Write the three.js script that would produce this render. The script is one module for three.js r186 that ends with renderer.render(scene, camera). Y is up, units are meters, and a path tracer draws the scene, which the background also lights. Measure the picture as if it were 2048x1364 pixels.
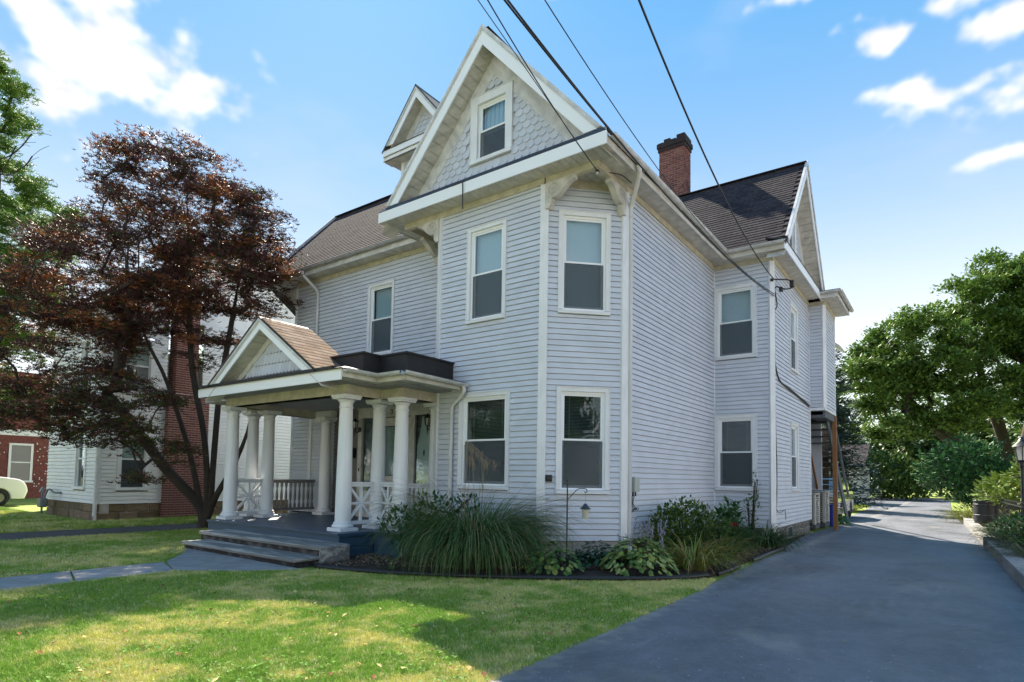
import * as THREE from 'three';
import { mergeGeometries } from 'three/addons/utils/BufferGeometryUtils.js';
import { RoundedBoxGeometry } from 'three/addons/geometries/RoundedBoxGeometry.js';
import { FontLoader } from 'three/addons/loaders/FontLoader.js';
import { TextGeometry } from 'three/addons/geometries/TextGeometry.js';
import { createNoise3D } from 'simplex-noise';

// ---------------------------------------------------------------- camera, sky, sun, exposure
const scene = new THREE.Scene();
const camera = new THREE.PerspectiveCamera(59.63, 1024 / 682, 0.1, 2000);
camera.rotation.order = 'YXZ';
camera.rotation.set(THREE.MathUtils.degToRad(3.1046), THREE.MathUtils.degToRad(36.343), THREE.MathUtils.degToRad(0.9603));
camera.position.set(0, 1.5, 0);
camera.setViewOffset(1024, 682, 0, -103.7, 1024, 682);
camera.updateProjectionMatrix();

const EXPOSURE = 5.0;
const renderer = new THREE.WebGLRenderer({ antialias: true });
renderer.toneMapping = THREE.LinearToneMapping;
renderer.toneMappingExposure = EXPOSURE;
renderer.shadowMap.enabled = true;
renderer.shadowMap.type = THREE.PCFSoftShadowMap;

const rng = (s) => () => { s = (s + 0x6d2b79f5) | 0; let t = Math.imul(s ^ (s >>> 15), 1 | s); t = (t + Math.imul(t ^ (t >>> 7), 61 | t)) ^ t; return ((t ^ (t >>> 14)) >>> 0) / 4294967296; };
const n3 = createNoise3D(rng(7));
const fbm = (x, y, z, o = 4) => { let a = 0, w = .5, f = 1; for (let i = 0; i < o; i++) { a += w * n3(x * f, y * f, z * f); f *= 2.03; w *= .5; } return a; };
const clamp = (x, a = 0, b = 1) => Math.min(b, Math.max(a, x));
const sstep = (a, b, x) => { const t = clamp((x - a) / (b - a)); return t * t * (3 - 2 * t); };
const V = (x, y, z) => new THREE.Vector3(x, y, z);

const SUN = V(-.82, 1, -.62).normalize();
{ // sky: clear summer air, paler towards the horizon, with fair-weather clouds
  const W = 2048, H = 1024, d = new Float32Array(W * H * 4), R = rng(11);
  // each cloud bank: direction (azimuth, elevation in degrees), half extents in degrees
  const banks = [];
  for (const [x, y, z, a, b] of [[-.83, .511, -.226, 5.5, 4], [-.819, .504, -.275, 6, 3.6], [-.809, .486, -.329, 5, 3], [-.779, .501, -.378, 4, 2], [-.86, .46, -.223, 6, 2.5], [-.80, .544, -.251, 5, 2.5], [-.851, .495, -.14, 3.5, 3],
    [-.055, .496, -.867, 3, .9], [.004, .477, -.879, 3, 1.2], [.06, .455, -.888, 3.6, 1.5], [.06, .402, -.914, 3, .7], [-.049, .55, -.834, 2.6, 1.1], [.066, .528, -.847, 3, 1.4], [.03, .56, -.832, 4, 1], [-.114, .612, -.785, 4, .6], [-.378, .655, -.66, 4, .5]]) {
    banks.push([Math.atan2(z, x), Math.asin(y / Math.hypot(x, y, z)), a * Math.PI / 180, b * Math.PI / 180]);
  }
  for (let i = 0; i < 44; i++) banks.push([-.9 + R() * 4.1, .16 + R() * 1.0, (4 + R() * 8) * Math.PI / 180, (1.2 + R() * 3.2) * Math.PI / 180]);
  for (let j = 0; j < H; j++) {
    const el = (j + .5) / H * Math.PI - Math.PI / 2, sy = Math.sin(el), cy = Math.cos(el);
    for (let i = 0; i < W; i++) {
      const az = ((i + .5) / W - .5) * 2 * Math.PI, x = Math.cos(az) * cy, z = Math.sin(az) * cy;
      const h = clamp(sy), f = Math.exp(-Math.pow(h / .335, 1.65));   // pale haze low down, clear blue above
      let r = .045 + 1.4 * f, g = .365 + .97 * f + .25 * f * f * f, b = .80 + .35 * f + .5 * f * f * f;
      const s = Math.max(0, x * SUN.x + sy * SUN.y + z * SUN.z), gl = .06 * Math.pow(s, 4) + .12 * Math.pow(s, 30);   // brighter air round the sun
      r += gl; g += gl * .97; b += gl * .9;
      if (sy > .02) {
        let m = 0;
        for (const [a, e, wa, we] of banks) {
          let da = az - a; da = Math.abs(da) > Math.PI ? da - Math.sign(da) * 2 * Math.PI : da; da *= cy;
          const de = el - e; if (Math.abs(da) > 2 * wa || Math.abs(de) > 2.2 * we) continue;
          m = Math.max(m, Math.exp(-(da * da / (wa * wa) + de * de / (we * we)) * 1.1));
        }
        if (m > .02) {
          const q = fbm(x * 12, sy * 19, z * 12, 7), c = sstep(.26, .95, m * .92 + q * .85 - .02) * .95;
          const lit = 1.05 + .25 * fbm(x * 13 + 5, sy * 20, z * 13, 4);
          r += (lit - r) * c; g += (lit * .985 - g) * c; b += (lit * 1.0 - b) * c;
        }
        const ci = sstep(.15, .8, fbm(x * 2.3 + 9, sy * 7, z * 2.3, 5) + .1) * .14 * sstep(.05, .3, sy);   // thin high haze
        r += (.8 - r) * ci; g += (.83 - g) * ci; b += (.88 - b) * ci;
      }
      if (sy < 0) { const k = sstep(0, -.15, sy); r = r * (1 - k) + .10 * k; g = g * (1 - k) + .12 * k; b = b * (1 - k) + .08 * k; }
      const o = (j * W + i) * 4; d[o] = r * 1.15 / EXPOSURE; d[o + 1] = g * 1.15 / EXPOSURE; d[o + 2] = b * 1.15 / EXPOSURE; d[o + 3] = 1;
    }
  }
  const sky = new THREE.DataTexture(d, W, H, THREE.RGBAFormat, THREE.FloatType);
  sky.mapping = THREE.EquirectangularReflectionMapping; sky.magFilter = THREE.LinearFilter; sky.minFilter = THREE.LinearFilter; sky.needsUpdate = true;
  scene.background = sky; scene.environment = sky;
}

const sun = new THREE.DirectionalLight(new THREE.Color().setRGB(1, .90, .74), 3.6);
sun.position.copy(SUN).multiplyScalar(80).add(V(-8, 0, -12)); sun.target.position.set(-8, 0, -12);
sun.castShadow = true; sun.shadow.mapSize.set(4096, 4096);
Object.assign(sun.shadow.camera, { left: -50, right: 50, top: 50, bottom: -50, near: 1, far: 200 });
scene.add(sun, sun.target);

// ---------------------------------------------------------------- helpers
const wpos = new Map(); wpos.set(scene, V(0, 0, 0));
const used = new Map();
function numbered(n) { const k = used.get(n) ?? 0; used.set(n, k + 1); return k ? n + '_' + String(k).padStart(3, '0') : n; }
function shadow(m) { m.castShadow = m.receiveShadow = true; return m; }
// a thing (top level) or a part group; pos is in world metres
function grp(parent, name, pos = V(0, 0, 0)) {
  const g = new THREE.Group(); g.name = parent === scene ? numbered(name) : name; parent.add(g);
  g.position.copy(pos).sub(wpos.get(parent)); wpos.set(g, pos.clone()); return g;
}
function tag(o, label, category, group) { o.userData.label = label; o.userData.category = category; if (group) o.userData.group = group; return o; }
function thing(name, label, category, pos, group) { return tag(grp(scene, name, pos), label, category, group); }
// a mesh whose geometry is in world metres (or local to matrix m)
function put(parent, name, geo, mat, m) {
  if (Array.isArray(geo)) geo = merge(geo);
  const o = shadow(new THREE.Mesh(geo, mat)); o.name = parent === scene ? numbered(name) : name;
  if (m) m.decompose(o.position, o.quaternion, o.scale);
  o.position.sub(wpos.get(parent)); wpos.set(o, wpos.get(parent).clone().add(o.position)); parent.add(o); return o;
}
const stuff = (o) => { o.userData.kind = 'stuff'; return o; };
const struct = (o) => { o.userData.kind = 'structure'; return o; };
function clean(g) {
  g = g.index ? g.toNonIndexed() : g;
  for (const k of Object.keys(g.attributes)) if (!['position', 'normal', 'uv'].includes(k)) g.deleteAttribute(k);
  if (!g.attributes.normal) g.computeVertexNormals();
  if (!g.attributes.uv) g.setAttribute('uv', new THREE.BufferAttribute(new Float32Array(g.attributes.position.count * 2), 2));
  g.groups = []; return g;
}
const merge = (l) => l.length === 1 ? clean(l[0]) : mergeGeometries(l.map(clean), false);
// axis-aligned box with uv in metres
function bx(x0, x1, y0, y1, z0, z1) {
  const p = [], n = [], u = [];
  const q = (a, b, c, d, nn, ua) => { for (const v of [a, b, c, a, c, d]) { p.push(...v); n.push(...nn); u.push(...ua(v)); } };
  q([x0, y0, z1], [x1, y0, z1], [x1, y1, z1], [x0, y1, z1], [0, 0, 1], (v) => [v[0], v[1]]);
  q([x1, y0, z0], [x0, y0, z0], [x0, y1, z0], [x1, y1, z0], [0, 0, -1], (v) => [v[0], v[1]]);
  q([x1, y0, z1], [x1, y0, z0], [x1, y1, z0], [x1, y1, z1], [1, 0, 0], (v) => [v[2], v[1]]);
  q([x0, y0, z0], [x0, y0, z1], [x0, y1, z1], [x0, y1, z0], [-1, 0, 0], (v) => [v[2], v[1]]);
  q([x0, y1, z1], [x1, y1, z1], [x1, y1, z0], [x0, y1, z0], [0, 1, 0], (v) => [v[0], v[2]]);
  q([x0, y0, z0], [x1, y0, z0], [x1, y0, z1], [x0, y0, z1], [0, -1, 0], (v) => [v[0], v[2]]);
  const g = new THREE.BufferGeometry();
  g.setAttribute('position', new THREE.Float32BufferAttribute(p, 3)); g.setAttribute('normal', new THREE.Float32BufferAttribute(n, 3)); g.setAttribute('uv', new THREE.Float32BufferAttribute(u, 2));
  return g;
}
// box of size w,h,d centred, with small chamfers
const rb = (w, h, d, r = .01) => new RoundedBoxGeometry(w, h, d, 1, Math.min(r, w / 2.1, h / 2.1, d / 2.1));
const at = (g, x, y, z, ry = 0, rx = 0, rz = 0) => g.applyMatrix4(new THREE.Matrix4().makeRotationFromEuler(new THREE.Euler(rx, ry, rz, 'YXZ')).setPosition(x, y, z));
// frame: local (u to the right seen from outside, y up, n outward) -> world; ang = direction of n from +z towards +x
const frame = (x, z, ang, y = 0) => new THREE.Matrix4().makeRotationY(ang * Math.PI / 180).setPosition(x, y, z);
const mapG = (l, m) => (Array.isArray(l) ? l : [l]).map((g) => g.applyMatrix4(m));
// profile in (n, y) extruded from u0 to u1, local wall coordinates
function prism(pts, u0, u1) {
  const g = new THREE.ExtrudeGeometry(new THREE.Shape(pts.map((p) => new THREE.Vector2(p[0], p[1]))), { depth: u1 - u0, bevelEnabled: false, steps: 1 });
  return clean(g.applyMatrix4(new THREE.Matrix4().set(0, 0, -1, u1, 0, 1, 0, 0, 1, 0, 0, 0, 0, 0, 0, 1)));
}
// shape in (u, y) extruded outwards from n0 to n1
function slab(pts, n0, n1, holes = []) {
  const s = pts instanceof THREE.Shape ? pts : new THREE.Shape(pts.map((p) => new THREE.Vector2(p[0], p[1])));
  for (const h of holes) s.holes.push(new THREE.Path(h.map((p) => new THREE.Vector2(p[0], p[1]))));
  return clean(new THREE.ExtrudeGeometry(s, { depth: n1 - n0, bevelEnabled: false, curveSegments: 10 }).translate(0, 0, n0));
}
function tube(pts, r, seg = 6, steps) { const c = pts.length === 2 ? new THREE.LineCurve3(...pts) : new THREE.CatmullRomCurve3(pts, false, 'catmullrom', .4); return clean(new THREE.TubeGeometry(c, steps ?? Math.max(2, (pts.length - 1) * 5), r, seg, false)); }
// straight bar between two points with a rectangular section
function bar(a, b, w, h, up = V(0, 1, 0)) {
  const d = b.clone().sub(a), L = d.length(), z = d.clone().normalize(), x = up.clone().cross(z).normalize(), y = z.clone().cross(x);
  return bx(-w / 2, w / 2, -h / 2, h / 2, 0, L).applyMatrix4(new THREE.Matrix4().makeBasis(x, y, z).setPosition(a));
}
function lathe(pts, seg = 20) { return clean(new THREE.LatheGeometry(pts.map((p) => new THREE.Vector2(p[0], p[1])), seg)); }

// ---------------------------------------------------------------- materials
function tex(w, h, f, srgb = true, rep) {
  const d = new Uint8Array(w * h * 4);
  for (let j = 0; j < h; j++) for (let i = 0; i < w; i++) { const c = f(i / w, j / h, i, j), o = (j * w + i) * 4; d[o] = clamp(c[0]) * 255; d[o + 1] = clamp(c[1]) * 255; d[o + 2] = clamp(c[2]) * 255; d[o + 3] = 255; }
  const t = new THREE.DataTexture(d, w, h); t.wrapS = t.wrapT = THREE.RepeatWrapping; t.magFilter = THREE.LinearFilter; t.minFilter = THREE.LinearMipmapLinearFilter; t.generateMipmaps = true;
  if (srgb) t.colorSpace = THREE.SRGBColorSpace; if (rep) t.repeat.set(...rep); t.needsUpdate = true; return t;
}
// periodic noise on the unit square
const pn = (u, v, f, s = 0, o = 4) => { const a = u * 2 * Math.PI, b = v * 2 * Math.PI, r = f / (2 * Math.PI); return fbm(Math.cos(a) * r + s, Math.sin(a) * r + Math.cos(b) * r * .73, Math.sin(b) * r + s * 1.7, o); };
const toS = (c) => c <= .0031308 ? 12.92 * c : 1.055 * Math.pow(c, 1 / 2.4) - .055;
const grey = (f) => (u, v, i, j) => { const k = f(u, v, i, j); return [k, k, k]; };
const col = (r, g, b) => new THREE.Color().setRGB(r, g, b);
const M = (r, g, b, rough = .7, o = {}) => new THREE.MeshStandardMaterial({ color: col(r, g, b), roughness: rough, ...o });
const MD = (r, g, b, rough = 1, o = {}) => new THREE.MeshPhysicalMaterial({ color: col(r, g, b), roughness: rough, specularIntensity: .12, ...o });   // dull, hardly any gloss
const grimeTex = tex(512, 512, grey((u, v) => .90 + .13 * pn(u, v, 7, 3, 5) + .05 * pn(u, v, 60, 9, 2)), true, [.5, .5]);
const streakTex = tex(512, 256, grey((u, v) => .955 + .035 * pn(u, v, 5, 13, 4) + .03 * fbm(u * 90, v * 3, 4, 3)), true, [.4, .4]);
const fineBump = tex(256, 256, grey((u, v) => .5 + .3 * pn(u, v, 40, 5, 3)), false, [3, 3]);
const woodBump = tex(256, 256, grey((u, v) => .5 + .35 * fbm(u * 6, v * 70, 2, 3)), false, [1, 2]);
const siding = [.60, .615, .585, .61].map((k, i) => M(k, k * 1.065, k * 1.215, .55, { map: streakTex, bumpMap: woodBump, bumpScale: .0006 }));
const trim = M(.78, .80, .835, .5, { map: streakTex });
const vinylWhite = M(.80, .82, .85, .38);
const cream = M(.60, .555, .43, .6, { map: grimeTex });
const soffitM = M(.66, .635, .58, .6, { map: grimeTex });
const scaleM = [.575, .545, .605].map((k) => M(k, k * 1.06, k * 1.2, .6, { map: streakTex }));
const dirtyWhite = M(.70, .70, .71, .55, { map: grimeTex });
const columnM = M(.80, .815, .845, .5, { map: streakTex, bumpMap: fineBump, bumpScale: .0015 });
const bracketM = M(.62, .60, .56, .65, { map: grimeTex });
const gutterM = M(.60, .60, .60, .42, { map: grimeTex });
const blackRoof = M(.016, .016, .019, .62, { map: grimeTex });
const pentRoof = M(.03, .035, .05, .6, { map: grimeTex });
const shingleM = [[.056, .050, .057], [.048, .043, .05], [.064, .057, .063], [.042, .038, .045]].map((c) => MD(...c.map((k) => k * 1.25), 1, { map: grimeTex, bumpMap: fineBump, bumpScale: .002 }));
const tanShingle = [[.125, .085, .06], [.105, .075, .056], [.15, .11, .085]].map((c) => MD(...c.map((k) => k * 1.9), 1, { map: grimeTex, bumpMap: fineBump, bumpScale: .002 }));
const brickM = [[.20, .062, .052], [.235, .08, .064], [.16, .05, .045], [.26, .10, .08], [.10, .04, .04]].map((c) => M(...c, .85, { map: grimeTex, bumpMap: fineBump, bumpScale: .003 }));
const sootBrick = M(.035, .022, .024, .9, { map: grimeTex });
const mortarM = M(.56, .49, .45, .95, { map: grimeTex });
const waveTex = tex(256, 256, grey((u, v) => .5 + .45 * pn(u, v, 4, 77, 2)), false, [.9, .9]);
const glassM = new THREE.MeshPhysicalMaterial({ color: col(.85, .93, .95), roughness: .02, transmission: 1, thickness: 0, ior: 1.75, specularIntensity: 1, bumpMap: waveTex, bumpScale: .004 });
const screenM = M(.07, .09, .11, .6, { transparent: true, opacity: .42 });
const shadeM = M(.48, .52, .55, .9);
const blindM = M(.40, .42, .42, .7);
const darkRoom = M(.02, .02, .022, .95);
const darkMetal = M(.012, .012, .013, .45);
const deckM = M(.045, .085, .145, .42, { map: streakTex, bumpMap: woodBump, bumpScale: .002 });
const skirtM = M(.04, .085, .145, .5, { map: streakTex, bumpMap: woodBump, bumpScale: .002 });
const stainTex = tex(512, 512, (u, v) => { const s = sstep(-.25, .35, pn(u, v, 5, 21, 5)), f = .06 * pn(u, v, 50, 2, 2); return [.46 + .24 * s + f, .45 + .235 * s + f, .44 + .22 * s + f]; }, true, [.55, .55]);
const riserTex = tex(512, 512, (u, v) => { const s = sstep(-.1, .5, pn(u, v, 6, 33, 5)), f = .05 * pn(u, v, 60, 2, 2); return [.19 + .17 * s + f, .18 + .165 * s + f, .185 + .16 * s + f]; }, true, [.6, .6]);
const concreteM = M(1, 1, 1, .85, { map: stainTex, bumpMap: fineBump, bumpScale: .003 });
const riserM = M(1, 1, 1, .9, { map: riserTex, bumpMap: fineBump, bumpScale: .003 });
const stoneM = M(.42, .40, .38, .9, { map: grimeTex, bumpMap: fineBump, bumpScale: .004 });
const paintedStone = M(.50, .49, .48, .85, { map: stainTex, bumpMap: fineBump, bumpScale: .004 });
const barkM = M(.055, .043, .036, .9, { map: grimeTex, bumpMap: woodBump, bumpScale: .01 });
// ---------------------------------------------------------------- the house: walls, windows, roofs
const HB = V(-9, 0, -13);
const house = thing('victorian_house', 'pale grey clapboard house with steep gables, corner bay and brick chimney', 'house', HB);
const SB = .40, FR = 6.75, SO = 6.87, RIDGE = 10.05, K = 1.125;
const bay = frame(-8.3, -8.7, 0), diag = frame(-5.76, -8.7, 45), side = frame(-4.695, -9.765, 90), wingF = frame(-4.695, -14.85, 0), wingS = frame(-3.33, -14.85, 90), mainF = frame(-14.9, -9.8, 0);
const bumpF = frame(-3.33, -19.45, 0), bumpS = frame(-2.92, -19.45, 90);
let boardsLeft = 300; const RB = rng(5);
const EXPO = .1016;
const boardProfile = (y, h, lock = true) => lock ? [[-.03, y], [.014, y], [.0165, y + .004], [.004, y + h - .014], [-.02, y + h - .012], [-.02, y + h + .006], [-.03, y + h + .006]] : [[-.03, y], [.014, y], [.0165, y + .004], [.008, y + h], [-.03, y + h]];
// clapboard courses between u0 and u1, cut round the openings [u0, u1, y0, y1]
function sidingWall(fr, len, openings, { y0 = SB, y1 = FR, single = true, mat = siding[1] } = {}) {
  const wall = grp(house, 'wall', V(0, 0, 0).applyMatrix4(fr)), rest = [];
  const board = (p, q, y, h, lock, mi) => { const g = prism(boardProfile(y, h, lock), p, q).applyMatrix4(fr); if (single && boardsLeft > 0) { boardsLeft--; put(wall, 'siding_board', g, siding[mi]); } else rest.push(g); };
  for (let y = y0; y < y1 - .01;) {
    const h = Math.min(EXPO, y1 - y), mi = Math.floor(RB() * 4);
    let segs = [[0, len]];
    for (const [a, b, c, d] of openings) if (y + h > c + .001 && y < d - .001) {
      segs = segs.flatMap(([p, q]) => [[p, Math.min(q, a)], [Math.max(p, b), q]].filter(([s, t]) => t - s > .02));
      const p = Math.max(0, a), q = Math.min(len, b);
      if (d < y + h - .012) rest.push(prism(boardProfile(d, y + h - d), p, q).applyMatrix4(fr));        // ripped board over the head
      if (c > y + .012) rest.push(prism(boardProfile(y, c - y, false), p, q).applyMatrix4(fr));          // and under the sill
    }
    for (const [p, q] of segs) board(p, q, y, h, y + h < y1 - .01, mi);
    y += h;
  }
  if (rest.length) stuff(put(wall, 'siding', rest, mat));
  return wall;
}
// double-hung window; (u, y) rectangle is the outside of the casing
const win = [];
function windowUnit(fr, u0, u1, y0, y1, { shade = 0, blind = false, cas = .085, sillH = .085, proud = .03, deep = .5, curtain = false, label } = {}) {
  const g = grp(house, 'window', V((u0 + u1) / 2, y0, 0).applyMatrix4(fr)); if (label) g.userData.label = label;
  const L = (geos) => mapG(geos, fr), n1 = proud, a = u0 + .012, b = u1 - .012, iu0 = u0 + cas, iu1 = u1 - cas, iy0 = y0 + sillH, iy1 = y1 - cas;
  put(g, 'casing', L([bx(a, iu0, y0 + sillH, y1 - .012, -.03, n1), bx(iu1, b, y0 + sillH, y1 - .012, -.03, n1), bx(iu0, iu1, iy1, y1 - .012, -.03, n1 - .002),
    bx(u0, a, y0, y1, -.03, n1 + .014), bx(b, u1, y0, y1, -.03, n1 + .014), bx(a, b, y1 - .012, y1, -.03, n1 + .013)]), trim);
  put(g, 'sill', L([prism([[-.03, y0 + .012], [n1 + .03, y0 + .012], [n1 + .035, y0 + sillH - .02], [-.03, y0 + sillH]], a, b)]), trim);
  const f = .035, fy = .04, mid = (iy0 + iy1) / 2 + .015;
  put(g, 'frame', L([bx(iu0, iu0 + f, iy0, iy1, -.1, -.012), bx(iu1 - f, iu1, iy0, iy1, -.1, -.012), bx(iu0 + f, iu1 - f, iy1 - fy, iy1, -.1, -.012), bx(iu0 + f, iu1 - f, iy0, iy0 + .03, -.1, -.008)]), vinylWhite);
  const sash = (ya, yb, n, top) => {
    const p = iu0 + f, q = iu1 - f, w = .036, t = .026;
    put(g, 'sash', L([bx(p, p + w, ya, yb, n - t, n), bx(q - w, q, ya, yb, n - t, n), bx(p + w, q - w, yb - (top ? w : .032), yb, n - t, n), bx(p + w, q - w, ya, ya + (top ? .034 : .05), n - t, n + (top ? .006 : 0))]), vinylWhite);
    put(g, 'pane', L([bx(p + w, q - w, ya + .03, yb - .03, n - t / 2 - .002, n - t / 2 + .002)]), glassM);
  };
  sash(mid - .018, iy1 - fy, -.03, true); sash(iy0 + .03, mid + .018, -.062, false);
  put(g, 'screen', L([bx(iu0 + f, iu1 - f, iy0 + .03, mid - .02, -.028, -.026)]), screenM);
  const ru0 = iu0 + .01, ru1 = iu1 - .01, n0 = -.1;
  put(g, 'interior', L([bx(ru0 - .3, ru0 - .28, iy0, iy1, -deep, n0), bx(ru1 + .28, ru1 + .3, iy0, iy1, -deep, n0), bx(ru0 - .3, ru1 + .3, iy1, iy1 + .02, -deep, n0), bx(ru0 - .3, ru1 + .3, iy0 - .02, iy0, -deep, n0), bx(ru0 - .3, ru1 + .3, iy0 - .02, iy1 + .02, -deep - .02, -deep),
    bx(iu0 - .02, iu0 + f - .002, iy0, iy1, -.12, -.1), bx(iu1 - f + .002, iu1 + .02, iy0, iy1, -.12, -.1)]), darkRoom);
  if (shade) {
    const yb = iy1 - (iy1 - iy0) * shade, N = 12, geos = [];
    for (let k = 0; k < N; k++) { const p = iu0 + .04 + (iu1 - iu0 - .08) * k / N, q = iu0 + .04 + (iu1 - iu0 - .08) * (k + 1) / N, c = curtain ? .012 * (k % 2) : .001 * Math.sin(k); geos.push(bx(p, q + .001, yb, iy1 - .02, -.135 - c, -.132 - c)); }
    put(g, curtain ? 'curtain' : 'roller_shade', L(geos), shadeM);
  }
  if (blind) {
    const geos = []; const yb = iy0 + (iy1 - iy0) * (1 - blind);
    for (let y = iy1 - .06; y > yb; y -= .026) geos.push(prism([[-.127, y], [-.117, y - .002], [-.117, y - .0035], [-.127, y - .0015]], iu0 + .045, iu1 - .045));
    geos.push(bx(iu0 + .04, iu1 - .04, iy1 - .055, iy1 - .015, -.14, -.11), bx(iu0 + .18, iu0 + .183, yb, iy1 - .03, -.113, -.111), bx(iu1 - .183, iu1 - .18, yb, iy1 - .03, -.113, -.111));
    stuff(put(g, 'blind', L(geos), blindM));
  }
  return [u0, u1, y0, y1];
}
const wDiagUp = windowUnit(diag, .255, 1.225, 4.42, 6.31, { shade: 1 }), wDiagLo = windowUnit(diag, .255, 1.235, 1.21, 3.12, { blind: .55 });
const wBayUp = windowUnit(bay, .75, 1.71, 4.44, 6.35, { shade: 1 }), wBayLo = windowUnit(bay, .63, 1.85, 1.25, 3.10, { blind: .55 });
const wWingUp = windowUnit(wingF, .02, 1.03, 4.47, 6.31, { shade: 1 }), wWingLo = windowUnit(wingF, .02, 1.02, 1.25, 3.11, { blind: .5 });
const wSideUp = windowUnit(wingS, 1.9, 2.86, 4.42, 6.25, { shade: .5 }), wSideLo = windowUnit(wingS, 1.85, 2.83, 1.25, 3.07, { blind: .4 });
const wMain = windowUnit(mainF, 3.1, 4.07, 4.43, 6.30, { shade: 1 });
sidingWall(bay, 2.54, [wBayUp, wBayLo]); sidingWall(diag, 1.506, [wDiagUp, wDiagLo]); sidingWall(side, 5.085, []);
sidingWall(mainF, 5.6, [wMain], { y0: 3.30 });
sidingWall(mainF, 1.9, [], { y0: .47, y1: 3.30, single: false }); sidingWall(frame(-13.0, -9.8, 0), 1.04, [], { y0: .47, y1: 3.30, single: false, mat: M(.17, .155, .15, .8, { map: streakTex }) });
sidingWall(wingF, 1.365, [wWingUp, wWingLo], { single: false }); sidingWall(wingS, 4.6, [wSideUp, wSideLo], { single: false });
sidingWall(bumpF, .41, [], { y0: 3.72, single: false }); sidingWall(bumpS, 1.95, [], { y0: 3.72, single: false });
sidingWall(frame(-9.36, -9.76, -45), 1.5, [], { single: false }); sidingWall(frame(-15.95, -10.85, -45), 1.485, [], { single: false });
sidingWall(frame(-15.95, -14.6, -90), 3.75, [], { single: false });
{ // unseen back of the house, closes the volume
  const g = grp(house, 'wall', V(-9, 0, -22));
  put(g, 'back_wall', [bx(-15.95, -9.3, .0, 6.9, -14.7, -14.6), bx(-9.3, -9.2, 0, 6.9, -21.9, -14.6), bx(-9.3, -3.4, 0, 6.9, -22, -21.9), bx(-3.45, -3.35, 3.7, 6.9, -21.9, -19.5)], siding[0]);
  put(g, 'floor', [bx(-15.9, -4.8, 3.45, 3.6, -14.6, -10.9), bx(-9.25, -3.4, 3.45, 3.6, -21.9, -15)], darkRoom);
}
// foundation: stone courses under the siding
{
  const f = grp(house, 'foundation', V(-6, 0, -9)), R = rng(31);
  const run = (fr, len, m) => {
    put(f, 'wall_core', bx(0, len, -.1, SB + .02, -.25, -.035).applyMatrix4(fr), mortarM);
    for (const [ya, yb] of [[-.05, .19], [.20, SB - .005]]) { let u = 0; while (u < len) { const w = Math.min(len - u, .35 + R() * .35); if (w < .05) break; put(f, 'stone', at(rb(w - .014, yb - ya, .12, .02), u + w / 2, (ya + yb) / 2, -.075 + R() * .01).applyMatrix4(fr), m); u += w; } }
  };
  run(bay, 2.54, stoneM); run(diag, 1.506, stoneM); run(side, 5.085, paintedStone); run(wingF, 1.365, paintedStone); run(wingS, 4.6, paintedStone); run(mainF, 5.6, stoneM); run(frame(-15.95, -10.85, -45), 1.485, stoneM); run(frame(-15.95, -14.6, -90), 3.75, stoneM);
  put(f, 'wall_core', [bx(-9.3, -3.4, -.1, SB, -22, -21.8)], mortarM);
  const cw = grp(house, 'cellar_window', V(1.9, .2, 0).applyMatrix4(wingS)); put(cw, 'frame', mapG([bx(1.55, 2.1, .06, .36, -.04, .0)], wingS), M(.30, .29, .28, .8)); put(cw, 'pane', mapG([bx(1.6, 2.05, .1, .33, -.0, .006)], wingS), M(.02, .02, .025, .2));
}
// corner boards
const cornerBoards = (list) => { for (const [x, z, w, ang, y0, y1] of list) { const fr = frame(x, z, ang); put(house, 'corner_board', mapG([bx(-w / 2, w / 2, y0, y1, -.05, .024)], fr), trim); } };
cornerBoards([[-8.30, -8.70, .13, -22, SB, FR], [-5.76, -8.70, .15, 22.5, SB, FR], [-4.695, -9.765, .15, 67.5, SB, FR], [-3.33, -14.85, .13, 45, SB, FR], [-4.695, -14.85, .05, 45, SB, FR], [-3.33, -19.45, .06, 80, SB, FR], [-2.92, -19.45, .11, 45, 3.68, FR], [-14.9, -9.80, .12, -20, SB, FR], [-2.92, -21.4, .06, 90, 3.68, FR], [-14.03, -9.79, .12, 0, .47, 3.1]]);
put(house, 'bump_out_floor', [bx(-3.34, -2.9, 3.62, 3.70, -21.5, -19.44)], trim);
// frieze bands (cream) at the head of the walls and the beam that carries the corner over the bay
const friezes = [];
const frz = (fr, u0, u1, y0 = FR, y1 = SO, n = .03) => put(house, 'frieze', mapG([bx(u0, u1, y0, y1, -.03, n), bx(u0, u1, y0, y0 + .025, n, n + .012)], fr), cream);
frz(bay, -.02, 2.54); frz(diag, .02, 1.49, FR - .02, SO, .02); frz(side, 0, 5.06); frz(wingF, .03, 1.365); frz(wingS, 0, 4.58); frz(mainF, 0, 5.6); frz(bumpF, .03, .41); frz(bumpS, 0, 1.95);
put(house, 'corner_beam', [bx(-5.72, -4.67, FR + .0, SO, -8.76, -8.668), bx(-4.757, -4.665, FR + .0, SO, -9.74, -8.76)], cream);
put(house, 'corner_beam', [bx(-9.34, -8.3, FR + .0, SO, -8.76, -8.668), bx(-9.34, -9.26, FR + .0, SO, -9.76, -8.76)], cream);

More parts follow.
